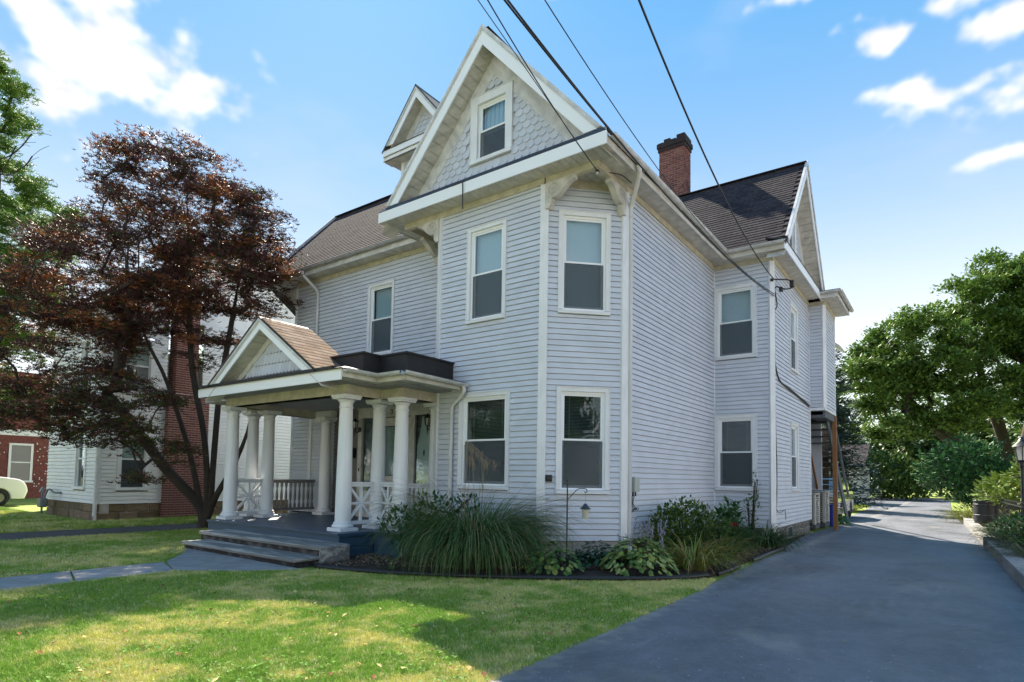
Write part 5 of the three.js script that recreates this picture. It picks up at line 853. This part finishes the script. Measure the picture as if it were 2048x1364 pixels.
{ const R = rng(8), t = thing('dandelion', 'single yellow dandelion in the mulch near the porch', 'flower', V(-7.05, 0, -6.45)); put(t, 'stem', tube([V(-7.05, .03, -6.45), V(-7.03, .12, -6.44)], .003, 4, 3), M(.1, .16, .05, .8)); put(t, 'head', at(new THREE.CylinderGeometry(.018, .01, .015, 10), -7.03, .125, -6.44), M(.75, .55, .03, .7)); for (let k = 0; k < 5; k++) put(t, 'leaf', ovalLeaf.clone().applyMatrix4(new THREE.Matrix4().compose(V(-7.05, .035, -6.45), new THREE.Quaternion().setFromEuler(new THREE.Euler(1.2, k * 1.3, 0, 'YXZ')), V(.07, .12, .07))), leafMat(.5, .3)).material.color.copy(col(.08, .17, .04)); }
// ---------------------------------------------------------------- small things on and by the house
{
  const h = thing('shepherd_hook', 'thin black shepherd hook stake in the bed before the bay', 'garden hook', V(-5.1, 0, -8.5)), x = -5.1, z = -8.5, d = V(.80, 0, -.58).normalize(), P = (s, y) => V(x + d.x * s, y, z + d.z * s);
  put(h, 'pole', tube([V(x, 0, z), V(x, 1.45, z)], .012, 8, 2), darkMetal); put(h, 'finial', at(new THREE.SphereGeometry(.02, 10, 8), x, 1.455, z), darkMetal);
  put(h, 'arm', tube([P(0, 1.14), P(.06, 1.20), P(.15, 1.30), P(.2, 1.325), P(.30, 1.325), P(.325, 1.29), P(.305, 1.26), P(.28, 1.275)], .007, 6, 40), darkMetal);
  const l = thing('hanging_lantern', 'small solar lantern with a dark cap hanging from the hook', 'lantern', P(.30, .82)), c = P(.30, 0);
  put(l, 'wire', tube([V(c.x, 1.04, c.z), V(c.x, 1.265, c.z)], .002, 4, 2), darkMetal); put(l, 'cap', [at(new THREE.CylinderGeometry(.04, .085, .055, 16), c.x, 1.025, c.z), at(new THREE.SphereGeometry(.039, 12, 8), c.x, 1.045, c.z), at(new THREE.CylinderGeometry(.092, .097, .009, 16), c.x, .995, c.z)], M(.03, .035, .045, .4));
  put(l, 'shade', at(new THREE.CylinderGeometry(.063, .047, .155, 16, 1), c.x, .912, c.z), new THREE.MeshPhysicalMaterial({ color: col(.72, .70, .58), roughness: .6, transmission: .4, thickness: 0 }));
  const e = thing('meter_box', 'small grey electric box on the side wall beside the downspout', 'utility box', V(-4.62, 1.2, -10.06)); put(e, 'body', at(rb(.10, .27, .2, .01), -4.62, 1.40, -10.08), M(.38, .42, .40, .6)); put(e, 'conduit', [at(new THREE.CylinderGeometry(.018, .018, .08, 8), -4.63, 1.23, -10.02), at(new THREE.CylinderGeometry(.018, .018, .08, 8), -4.63, 1.23, -10.12)], darkMetal);
  for (const k of [0, 1, 2]) put(e, 'cable', tube([V(-4.64, 1.2, -10.0 - k * .05), V(-4.63, 1.05, -9.97 - k * .03), V(-4.62, .93, -10.02 - k * .09), V(-4.62, .98, -10.10 - k * .06), V(-4.64, .9, -9.98), V(-4.66, .8, -9.96)], .006, 5, 24), darkMetal);
  const v = thing('outlet_cover', 'black outdoor outlet cover on the bay corner near the window', 'outlet', V(-5.66, 1.45, -8.75)); put(v, 'body', mapG([at(rb(.12, .12, .05, .01), .13, 1.49, .04)], diag), darkMetal); put(v, 'lid', mapG([at(rb(.10, .09, .03, .01), .13, 1.5, .07)], diag), darkMetal);
}
// overhead wires to a pole across the street, and the cable bundle down the wing corner
{
  const wire = (label, a, b, sag, r) => { const pts = []; for (let k = 0; k <= 24; k++) { const t = k / 24, p = a.clone().lerp(b, t); p.y -= sag * 4 * t * (1 - t); pts.push(p); } return tag(put(scene, 'overhead_wire', tube(pts, r, 5, 60), darkMetal), label, 'wire', 'wires to the house'); };
  const A = V(-4.75, 6.74, -8.78), E1 = V(-3.28, 5.95, -14.9), E2 = V(-3.28, 6.30, -14.86);
  wire('thin overhead wire, leftmost, reaching the bay soffit corner', A, V(-3.4, 9.0, 8), .0, .006); wire('second thin overhead wire to the bay soffit corner', A, V(-2.1, 12.0, 8), 1.4, .008);
  wire('left of the pair of thick wires crossing the front gable', E1, V(-3.3, 9.0, 8), 1.4, .011); wire('right of the pair of thick wires crossing the front gable', E1.clone().add(V(0, -.05, 0)), V(-3.9, 10.5, 8), 1.6, .011);
  wire('single thin wire right of the thick pair', E1, V(-2.7, 10.5, 8), 2.0, .006); wire('heavy sagging service wire at the right reaching the wing corner', E2, V(-1.6, 12.5, 8), 2.2, .013);
  const p = thing('utility_pole', 'wooden utility pole across the street behind the viewer', 'utility pole', V(-2.8, 0, 8.1)); put(p, 'shaft', at(new THREE.CylinderGeometry(.12, .17, 13, 12), -2.8, 6.5, 8.2), M(.14, .10, .075, .9, { map: grimeTex })); put(p, 'crossarm', at(rb(2.9, .11, .1, .01), -2.8, 10.5, 8.05), M(.16, .12, .09, .9)); put(p, 'crossarm', at(rb(1.4, .1, .1, .01), -2.9, 9.0, 8.05), M(.16, .12, .09, .9)); put(p, 'crossarm', at(rb(2.8, .1, .1, .01), -2.4, 12.2, 8.05), M(.16, .12, .09, .9));
  const c = thing('cable_bundle', 'black cables hanging down the wing corner from the service hook', 'cable', V(-3.27, .5, -15)); const X = -3.295;
  put(c, 'cable', tube([V(X, 6.3, -14.86), V(X + .3, 6.32, -15.2), V(X + .36, 6.2, -15.35), V(X + .2, 6.12, -15.2), V(X + .02, 6.15, -14.98), V(X, 5.9, -14.96), V(X, 4.6, -14.95), V(X, 4.25, -15.0), V(X, 3.95, -15.5), V(X, 3.88, -17), V(X, 3.75, -19.3)], .018, 6, 90), darkMetal);
  put(c, 'cable', tube([V(X, 6.1, -14.97), V(X + .04, 5.7, -15.05), V(X, 5.5, -14.95), V(X, 4.4, -14.97), V(X, 4.1, -15.15), V(X, 3.92, -15.7), V(X, 3.82, -17.5), V(X, 3.7, -19.2)], .014, 6, 80), darkMetal);
  put(c, 'cable', tube([V(X, 5.9, -14.94), V(X, 4, -14.95), V(X + .01, 2.4, -14.97), V(X, 1.5, -15.08), V(X, 1.1, -15.05), V(X, .6, -14.95)], .009, 5, 50), darkMetal);
  put(c, 'cable', tube([V(X, 3.6, -14.93), V(X + .02, 1.8, -15.0), V(X, .9, -15.0), V(X + .04, .75, -15.2), V(X, .8, -15.9), V(X, .55, -16)], .008, 5, 50), darkMetal);
  put(c, 'clamp', [at(rb(.09, .16, .09, .01), X + .32, 6.26, -15.3), at(rb(.08, .1, .12, .01), X + .12, 6.1, -15.1), at(rb(.07, .07, .07, .01), X - .03, 6.28, -14.83)], darkMetal);
  const k = thing('wire_hook', 'dark wire anchor under the bay soffit corner', 'wire anchor', A); put(k, 'hook', at(rb(.05, .08, .05, .01), A.x, A.y + .02, A.z), darkMetal); put(k, 'insulator', at(new THREE.CylinderGeometry(.02, .025, .06, 8), A.x, A.y - .03, A.z), M(.6, .6, .6, .3));
  put(k, 'cable', tube([A, V(-4.7, 6.80, -9.0), V(-4.55, 6.83, -9.3), V(-4.5, 6.8, -9.6)], .01, 5, 12), darkMetal);
  tag(put(scene, 'hanging_cable', tube([V(-7.33, 7.07, -8.24), V(-7.33, 6.9, -8.25), V(-7.33, 6.55, -8.26)], .011, 6, 8), darkMetal), 'short black cable dangling from the middle of the gable fascia', 'cable');
}
// ---------------------------------------------------------------- behind the wing: air conditioners, bin, stairs, car, garage
const acUnit = (label, x, z, h) => {
  const t = thing('air_conditioner', label, 'air conditioner', V(x, 0, z), 'outdoor air conditioners'), m = M(.52, .50, .46, .5, { map: grimeTex }), w = .78;
  put(t, 'base', at(rb(w, .14, w, .03), x, .12, z), M(.07, .075, .085, .6)); put(t, 'core', at(new THREE.CylinderGeometry(.34, .34, h - .3, 20), x, h / 2 + .05, z), M(.03, .03, .033, .8));
  for (const [i, j] of [[-1, -1], [1, -1], [-1, 1], [1, 1]]) put(t, 'corner_post', at(rb(.12, h - .18, .12, .04), x + i * (w / 2 - .06), h / 2 + .09, z + j * (w / 2 - .06)), m);
  for (let k = 0; k < 13; k++) put(t, 'louvre', [at(rb(w - .02, .026, .02, .006), x, .26 + k * (h - .4) / 12, z + w / 2 - .02, 0, .5), at(rb(.02, .026, w - .02, .006), x + w / 2 - .02, .26 + k * (h - .4) / 12, z, 0, 0, .5)], m);
  put(t, 'lid', [at(rb(w + .02, .06, w + .02, .03), x, h - .02, z)], m); put(t, 'fan_guard', at(new THREE.TorusGeometry(.3, .012, 6, 24), x, h + .02, z, 0, Math.PI / 2), darkMetal); put(t, 'label_plate', at(rb(.004, .12, .08, .001), x + w / 2 + .004, h * .72, z), M(.7, .7, .66, .5));
};
acUnit('front grey air conditioner against the wing corner', -3.72, -20.7, 1.15); acUnit('rear grey air conditioner beside the blue bin', -3.62, -21.85, 1.2);
{
  const b = thing('recycling_bin', 'blue plastic recycling bin beside the air conditioner', 'bin', V(-3.28, 0, -22.95)), m = M(.012, .03, .26, .4), s = [[0, 0], [.19, 0], [.2, .02], [.25, .66], [.275, .67], [.275, .72], [.24, .72], [.19, .1], [0, .1]];
  put(b, 'body', lathe(s, 4).rotateY(Math.PI / 4).translate(-3.28, .01, -22.95), m); put(b, 'rim', at(rb(.42, .05, .42, .02), -3.28, .72, -22.95), m);
  const st = thing('back_stairs', 'grey wooden stairs with a brown post below the bump-out', 'stairs', V(-3.5, 0, -25)), grey_ = M(.10, .115, .135, .7, { map: streakTex }), brown = M(.28, .13, .05, .7, { map: streakTex, bumpMap: woodBump, bumpScale: .002 }), dark = M(.05, .035, .028, .9);
  put(st, 'post', bx(-3.0, -2.88, 0, 3.6, -21.45, -21.33), brown); put(st, 'beam', bx(-3.34, -2.93, 3.42, 3.62, -21.5, -19.6), grey_); put(st, 'landing', bx(-4.6, -3.0, 3.5, 3.6, -21.4, -19.6), grey_);
  const up = V(-3.08, 3.5, -20.9), dn = V(-3.08, .05, -25.3); put(st, 'stringer', bar(up, dn, .05, .34), grey_); put(st, 'stringer', bar(up.clone().add(V(-1, 0, 0)), dn.clone().add(V(-1, 0, 0)), .05, .28), grey_);
  put(st, 'handrail', bar(up.clone().add(V(.03, .95, 0)), dn.clone().add(V(.03, .95, 0)), .06, .09), grey_); put(st, 'handrail', bar(up.clone().add(V(-1, .95, 0)), dn.clone().add(V(-1, .95, 0)), .06, .09), grey_);
  for (let k = 1; k < 17; k++) { const p = up.clone().lerp(dn, k / 17); put(st, 'tread', bx(-4.05, -3.05, p.y + .08, p.y + .115, p.z - .14, p.z + .14), grey_); }
  for (let k = 0; k < 18; k++) { const y = .4 + k * .18; put(st, 'slat', bx(-4.45, -4.42, y, y + .145, -24.2, -19.6), dark); }
  for (let k = 0; k < 16; k++) put(st, 'slat', bx(-4.4, -3.3, .3 + k * .19, .455 + k * .19, -22.66, -22.62), dark);
  put(st, 'brace', bar(V(-3.6, 2.6, -21), V(-3.5, .6, -22.4), .05, .07), brown);
  const gar = thing('garage', 'small white garage half hidden behind the spruce', 'garage', V(-8, 0, -48)); put(gar, 'wall', [bx(-11, -4.95, 0, 2.7, -53, -46.8)], M(.62, .63, .64, .7, { map: streakTex })); put(gar, 'corner_board', bx(-5.05, -4.9, 0, 2.7, -46.82, -46.74), trim); put(gar, 'roof', sheet([V(-11.4, 2.65, -46.4), V(-4.6, 2.65, -46.4), V(-4.6, 4.3, -50), V(-11.4, 4.3, -50)], .1), shingleM[1]); put(gar, 'window', bx(-6.4, -5.6, 1.2, 2.1, -46.8, -46.77), M(.05, .06, .07, .1));
}
// cars: body from a side profile, rounded, with wheels, windows and lights
function car(label, x, z, yaw, paint) {
  const t = thing('parked_car', label, 'car', V(x, 0, z)), m = new THREE.Matrix4().makeRotationY(yaw).setPosition(x, 0, z), L = (g) => mapG(g, m), W = .9;
  const s = new THREE.Shape(); s.moveTo(2.2, .35); s.lineTo(2.28, .6); s.quadraticCurveTo(2.25, .95, 2.0, 1.02); s.quadraticCurveTo(1.5, 1.12, 1.05, 1.14); s.lineTo(-1.95, 1.12); s.quadraticCurveTo(-2.25, 1.05, -2.28, .7); s.lineTo(-2.25, .35); s.lineTo(-1.85, .3); s.absarc(-1.42, .34, .43, Math.PI, 0, true); s.lineTo(.99, .3); s.absarc(1.42, .34, .43, Math.PI, 0, true); s.closePath();
  const ext = (sh, w, b) => clean(new THREE.ExtrudeGeometry(sh, { depth: 2 * w - 2 * b, bevelEnabled: true, bevelSize: b, bevelThickness: b, bevelSegments: 3, curveSegments: 10 }).translate(0, 0, -w + b).rotateY(-Math.PI / 2));
  put(t, 'body', L([ext(s, W, .06)]), new THREE.MeshPhysicalMaterial({ color: paint, roughness: .35, clearcoat: 1, clearcoatRoughness: .05 }));
  const c = new THREE.Shape(); c.moveTo(1.15, 1.1); c.quadraticCurveTo(.75, 1.4, .35, 1.58); c.quadraticCurveTo(-.6, 1.68, -1.55, 1.58); c.lineTo(-1.95, 1.1); c.closePath(); put(t, 'cabin', L([ext(c, W - .12, .1)]), new THREE.MeshPhysicalMaterial({ color: col(.015, .018, .02), roughness: .08, clearcoat: 1 }));
  put(t, 'roof', L([at(rb(1.3, .05, 1.9, .02), 0, 1.635, -.6)]), new THREE.MeshPhysicalMaterial({ color: paint, roughness: .35, clearcoat: 1 }));
  for (const [i, j] of [[1, 1.42], [-1, 1.42], [1, -1.42], [-1, -1.42]]) { const w = grp(t, 'wheel', V(0, 0, 0).applyMatrix4(m)); put(w, 'tyre', L([at(new THREE.TorusGeometry(.25, .1, 10, 24), i * .8, .34, j, Math.PI / 2)]), M(.02, .02, .02, .9)); put(w, 'rim', L([at(new THREE.CylinderGeometry(.2, .2, .14, 16), i * .8, .34, j, 0, 0, Math.PI / 2)]), M(.35, .35, .36, .3, { metalness: .8 })); }
  for (const i of [1, -1]) { put(t, 'headlight', L([at(rb(.42, .16, .12, .05), i * .6, .78, 2.2)]), M(.6, .62, .64, .1)); put(t, 'mirror', L([at(rb(.2, .13, .1, .04), i * .98, 1.16, .75)]), new THREE.MeshPhysicalMaterial({ color: paint, roughness: .3 })); }
}
car('dark car parked behind the back stairs beside the drive', -4.4, -28.4, 0.0, col(.02, .022, .022)); car('white car parked before the brick house at far left', -31.2, -5.6, Math.PI, col(.75, .76, .78));
// ---------------------------------------------------------------- right border: lamp post, iron fence, barrel
{
  const x = 1.5, z = -19.9, t = thing('lamp_post', 'black lantern lamp post at the right edge', 'lamp post', V(x, .1, z));
  put(t, 'post', lathe([[0, 0], [.09, 0], [.09, .3], [.05, .38], [.04, 1.8], [.06, 1.84], [.05, 1.9], [.09, 2.02], [0, 2.02]], 14).translate(x, .1, z), darkMetal); put(t, 'ladder_bar', at(rb(.5, .03, .03, .01), x, 1.72, z, .6), darkMetal);
  put(t, 'glass', at(new THREE.CylinderGeometry(.165, .11, .36, 6), x, 2.31, z), new THREE.MeshPhysicalMaterial({ color: col(.8, .8, .78), roughness: .5, transmission: .5, thickness: 0 }));
  const b = []; for (let k = 0; k < 6; k++) { const a = k * Math.PI / 3; b.push(bar(V(x + .112 * Math.sin(a), 2.13, z + .112 * Math.cos(a)), V(x + .17 * Math.sin(a), 2.49, z + .17 * Math.cos(a)), .018, .018, V(.3, 0, 1))); }
  put(t, 'cage', [...b, at(new THREE.CylinderGeometry(.12, .10, .05, 6), x, 2.12, z)], darkMetal); put(t, 'cap', [at(new THREE.CylinderGeometry(.09, .24, .14, 6), x, 2.56, z), at(new THREE.CylinderGeometry(.05, .1, .08, 6), x, 2.67, z), at(new THREE.SphereGeometry(.03, 8, 6), x, 2.73, z)], darkMetal);
  const f = thing('iron_fence', 'low black iron fence with pointed pickets in the right border', 'fence', V(1.45, .1, -20)); for (const y of [.35, 1.0]) put(f, 'rail', bar(V(1.5, y, -12), V(1.15, y, -27), .025, .025), darkMetal);
  for (let k = 0; k < 60; k++) { const tt = k / 60, px = 1.5 - .35 * tt, pz = -12 - 15 * tt; put(f, 'picket', [bx(px - .007, px + .007, .1, 1.08, pz - .007, pz + .007), at(new THREE.ConeGeometry(.014, .05, 4), px, 1.105, pz)], darkMetal); }
  const br = thing('barrel_planter', 'dark barrel standing behind the kerb beside the fence', 'barrel', V(.95, .13, -25.5)); put(br, 'body', lathe([[0, 0], [.28, 0], [.33, .2], [.34, .5], [.32, .8], [.34, .82], [.34, .86], [.30, .86], [.28, .7], [0, .7]], 20).translate(.95, .13, -25.5), M(.02, .022, .026, .5)); put(br, 'hoop', [at(new THREE.TorusGeometry(.338, .012, 6, 24), .95, .5, -25.5, 0, Math.PI / 2), at(new THREE.TorusGeometry(.335, .012, 6, 24), .95, .85, -25.5, 0, Math.PI / 2)], M(.1, .1, .11, .4));
}
// ---------------------------------------------------------------- the white house next door, and the brick house beyond
{
  const nb = thing('white_house', 'white clapboard house with stone base and brick chimney behind the maple', 'house', V(-23, 0, -11)), white = M(.82, .825, .82, .6, { map: streakTex }), wood = M(.70, .70, .70, .55);
  const wall = (fr, len, op, y1 = 6.4) => { const g = grp(nb, 'wall', V(0, .5, 0).applyMatrix4(fr)), l = []; for (let y = .5; y < y1; y += .115) { let segs = [[0, len]]; for (const [a, b, c, d] of op) if (y + .115 > c && y < d) segs = segs.flatMap(([p, q]) => [[p, Math.min(q, a)], [Math.max(p, b), q]].filter(([s, t]) => t - s > .02)); for (const [p, q] of segs) l.push(prism([[-.04, y], [.022, y], [.004, y + .098], [-.025, y + .10], [-.025, y + .125], [-.04, y + .125]], p, q).applyMatrix4(fr)); } stuff(put(g, 'siding', l, white)); };
  const win_ = (fr, u0, u1, y0, y1, sh = .5) => { const g = grp(nb, 'window', V(u0, y0, 0).applyMatrix4(fr)), L = (q) => mapG(q, fr), mid = (y0 + y1) / 2; put(g, 'casing', L([bx(u0, u0 + .1, y0, y1, -.05, .04), bx(u1 - .1, u1, y0, y1, -.05, .04), bx(u0 + .1, u1 - .1, y1 - .1, y1, -.05, .038), bx(u0 - .03, u1 + .03, y0 - .05, y0 + .04, -.05, .07)]), white); put(g, 'sash', L([bx(u0 + .1, u1 - .1, mid - .025, mid + .025, -.06, -.01), bx(u0 + .1, u0 + .14, y0 + .04, y1 - .1, -.06, -.02), bx(u1 - .14, u1 - .1, y0 + .04, y1 - .1, -.06, -.02)]), wood); put(g, 'pane', L([bx(u0 + .14, u1 - .14, y0 + .04, y1 - .1, -.05, -.045)]), glassM); put(g, 'roller_shade', L([bx(u0 + .12, u1 - .12, y1 - (y1 - y0) * sh, y1 - .1, -.13, -.12)]), M(.42, .43, .34, .9)); put(g, 'interior', L([bx(u0, u1, y0, y1, -.5, -.48), bx(u0 + .06, u0 + .1, y0, y1, -.48, -.06), bx(u1 - .1, u1 - .06, y0, y1, -.48, -.06)]), darkRoom); return [u0, u1, y0, y1]; };
  const front = frame(-24.6, -6.95, 0), right = frame(-20.2, -6.95, 90), rear = frame(-20.35, -9.9, 90), left = frame(-28.6, -8.9, 0), bayF = frame(-28.4, -7.6, -20);
  wall(front, 4.4, [win_(front, 2.5, 3.4, .95, 2.75), win_(front, 2.5, 3.4, 3.9, 5.6)]); wall(right, 1.75, [win_(right, .45, 1.35, .95, 2.75), win_(right, .45, 1.35, 3.9, 5.6)]); wall(rear, 9, []);
  wall(frame(-24.6, -8.2, 90 + 180), 1.25, []); wall(left, 4.0, []); wall(frame(-28.6, -8.9, 45), 1.4, [win_(frame(-28.6, -8.9, 45), .3, 1.1, 1, 2.9, .4)]);
  put(nb, 'corner_board', [bx(-20.32, -20.16, .5, 6.4, -6.99, -6.91)], white); put(nb, 'frieze', [bx(-24.6, -20.15, 6.4, 6.7, -6.98, -6.9), bx(-20.22, -20.14, 6.4, 6.7, -8.7, -6.98)], white);
  const fd = grp(nb, 'foundation', V(-22, 0, -8)), R = rng(17), sm = [[.22, .15, .085], [.27, .19, .12], [.18, .13, .08]].map((c) => M(...c, .95, { map: grimeTex })); const run = (fr, len) => { put(fd, 'wall_core', bx(0, len, -.1, .5, -.3, -.05).applyMatrix4(fr), mortarM); for (const [a, b] of [[-.05, .24], [.25, .49]]) for (let u = 0; u < len - .05;) { const w = Math.min(len - u, .3 + R() * .5); put(fd, 'stone', at(rb(w - .02, b - a, .14, .03), u + w / 2, (a + b) / 2, -.09 + R() * .03).applyMatrix4(fr), sm[Math.floor(R() * 3)]); u += w; } };
  run(front, 4.4); run(right, 1.75); run(left, 4); run(rear, 9);
  put(nb, 'downspout', tube([V(-20.15, 6.3, -6.86), V(-20.15, .15, -6.86)], .05, 8, 4), wood);
  put(nb, 'roof', [sheet([V(-25, 6.6, -6.5), V(-19.8, 6.6, -6.5), V(-19.8, 9.6, -10.5), V(-25, 9.6, -10.5)], .1), sheet([V(-29.5, 6.2, -8.5), V(-25, 6.2, -8.5), V(-25, 9.3, -12.5), V(-29.5, 9.3, -12.5)], .1), sheet([V(-29.5, 6.6, -19), V(-19.8, 6.6, -19), V(-19.8, 9.6, -10.5), V(-29.5, 9.6, -10.5)].reverse(), .1)], M(.10, .105, .12, .9, { map: grimeTex }));
  put(nb, 'back_wall', [bx(-28.6, -20.5, 0, 6.5, -19, -18.9), bx(-28.6, -28.5, 0, 6.5, -18.9, -9), slab([[-4.2, 6.5], [4.2, 6.5], [0, 9.5]], 0, .1).applyMatrix4(frame(-20.6, -10.8, 90))], white);
  const c2 = grp(nb, 'chimney', V(-20.3, 0, -9.3)); bricks(c2, -20.6, -20.0, 0, 4.0, -10.0, -8.7, ['x', 'z'], 300, 53, (y, R) => Math.floor(R() * 4)); bricks(c2, -20.55, -20.05, 4.0, 9.5, -9.6, -8.9, ['x', 'z'], 0, 54, (y, R) => Math.floor(R() * 4));
  const br = thing('brick_house', 'red brick house at the far left edge beyond the white car', 'house', V(-42, 0, -8)), bt = tex(256, 256, (u, v) => { const k = .8 + .4 * pn(u, v, 20, 4, 3); return [toS(.20 * k), toS(.065 * k), toS(.055 * k)]; }, true, [.3, .3]);
  put(br, 'wall', [bx(-46, -38.5, 0, 6.5, -18, -6.5)], M(1, 1, 1, .9, { map: bt })); put(br, 'band', bx(-46, -38.45, 3.2, 3.5, -18, -6.45), white); put(br, 'roof', sheet([V(-47, 6.4, -6), V(-38, 6.4, -6), V(-38, 9.5, -12), V(-47, 9.5, -12)], .1), shingleM[1]); put(br, 'roof', sheet([V(-47, 6.4, -18), V(-38, 6.4, -18), V(-38, 9.5, -12), V(-47, 9.5, -12)].reverse(), .1), shingleM[1]);
  const sp = []; for (let k = 0; k < 220; k++) { const z = -6.6 - R() * 6, y = .6 + R() * 2.4; if ([-7.8, -9.7, -11.6].some((q) => Math.abs(z - q) < .6) && y > .75) continue; sp.push(at(rb(.05, .05, .05, .01), -38.5, y, z)); } for (let k = 0; k < 120; k++) sp.push(at(rb(.05, .05, .05, .01), -46 + R() * 7, .6 + R() * 2.4, -6.49)); put(br, 'protruding_bricks', sp, white).userData.kind = 'stuff';
  for (const z0 of [-7.8, -9.7, -11.6]) { const g = grp(br, 'window', V(-38.5, 1, z0)); put(g, 'casing', [bx(-38.52, -38.44, .9, 2.8, z0 - .5, z0 - .4), bx(-38.52, -38.44, .9, 2.8, z0 + .4, z0 + .5), bx(-38.52, -38.445, 2.7, 2.8, z0 - .4, z0 + .4), bx(-38.52, -38.42, .8, .9, z0 - .55, z0 + .55), bx(-38.52, -38.45, 1.8, 1.86, z0 - .4, z0 + .4)], white); put(g, 'pane', bx(-38.53, -38.49, .9, 2.7, z0 - .4, z0 + .4), M(.10, .11, .12, .1)); }
  for (const x0 of [-40.2, -42.4, -44.4]) { const g = grp(br, 'window', V(x0, 1, -6.5)); put(g, 'casing', [bx(x0 - .5, x0 - .4, .9, 2.8, -6.52, -6.44), bx(x0 + .4, x0 + .5, .9, 2.8, -6.52, -6.44), bx(x0 - .4, x0 + .4, 2.7, 2.8, -6.52, -6.445), bx(x0 - .55, x0 + .55, .8, .9, -6.52, -6.42), bx(x0 - .4, x0 + .4, 1.8, 1.86, -6.52, -6.45)], white); put(g, 'pane', bx(x0 - .4, x0 + .4, .9, 2.7, -6.51, -6.48), M(.10, .11, .12, .1)); }
  const gm = thing('gas_meter', 'grey gas meter with pipes at the white house wall', 'meter', V(-24, 0, -6.7)), mm = M(.16, .17, .18, .5); put(gm, 'body', at(rb(.34, .3, .22, .05), -23.7, .42, -6.6), mm); put(gm, 'pipe', [tube([V(-24.1, 0, -6.7), V(-24.1, .8, -6.7), V(-23.9, .85, -6.65), V(-23.75, .6, -6.6)], .03, 8, 20), tube([V(-23.6, .55, -6.6), V(-23.55, .85, -6.7), V(-23.3, .75, -6.8), V(-23.1, .75, -6.92)], .03, 8, 20)], mm); put(gm, 'regulator', at(new THREE.CylinderGeometry(.1, .1, .07, 14), -23.95, .82, -6.64, 0, 1.2), mm);
}

// houses that face this one, out of the picture: across the street, plus one added at right for fill light
function plainHouse(label, x0, x1, z0, z1, h, col_, faces) {
  const t = thing('facing_house', label, 'house', V((x0 + x1) / 2, 0, (z0 + z1) / 2)), m = M(...col_, .7, { map: streakTex }), zm = (z0 + z1) / 2, xm = (x0 + x1) / 2;
  put(t, 'wall', bx(x0, x1, 0, h, z0, z1), m); put(t, 'roof', [sheet([V(x0 - .4, h - .1, z0 - .4), V(x0 - .4, h - .1, z1 + .4), V(xm, h + 3, z1 + .4), V(xm, h + 3, z0 - .4)], .12), sheet([V(x1 + .4, h - .1, z0 - .4), V(x1 + .4, h - .1, z1 + .4), V(xm, h + 3, z1 + .4), V(xm, h + 3, z0 - .4)].reverse(), .12)], shingleM[0]);
  put(t, 'gable_wall', [slab([[x0 - xm, h], [x1 - xm, h], [0, h + 2.9]], 0, .1).applyMatrix4(frame(xm, z0 + .05, 180)), slab([[x0 - xm, h], [x1 - xm, h], [0, h + 2.9]], 0, .1).applyMatrix4(frame(xm, z1 - .05, 0))], m);
  for (const y of [1.1, 4]) for (let k = 0; k < 3; k++) { const u = .2 + .3 * k; if (faces === 'z') put(t, 'window', [bx(x0 + (x1 - x0) * u - .45, x0 + (x1 - x0) * u + .45, y, y + 1.6, z0 - .03, z0 + .02)], M(.05, .06, .07, .1)); else put(t, 'window', [bx(x0 - .03, x0 + .02, y, y + 1.6, z0 + (z1 - z0) * u - .45, z0 + (z1 - z0) * u + .45)], M(.05, .06, .07, .1)); }
  put(t, 'door', faces === 'z' ? bx(xm + 1.2, xm + 2.1, .1, 2.2, z0 - .04, z0 + .02) : bx(x0 - .04, x0 + .02, .1, 2.2, zm + 2.3, zm + 3.2), M(.25, .05, .04, .5));
}
plainHouse('white house across the street behind the viewer', -20, -10, 20, 30, 6.2, [.74, .74, .72], 'z'); plainHouse('cream house across the street right behind the viewer', -5, 5, 20, 30, 6.2, [.72, .70, .62], 'z'); plainHouse('unseen white house added on the right lot for fill light', 8.5, 17, -24, -3, 6.4, [.78, .78, .77], 'x');
renderer.render(scene, camera);
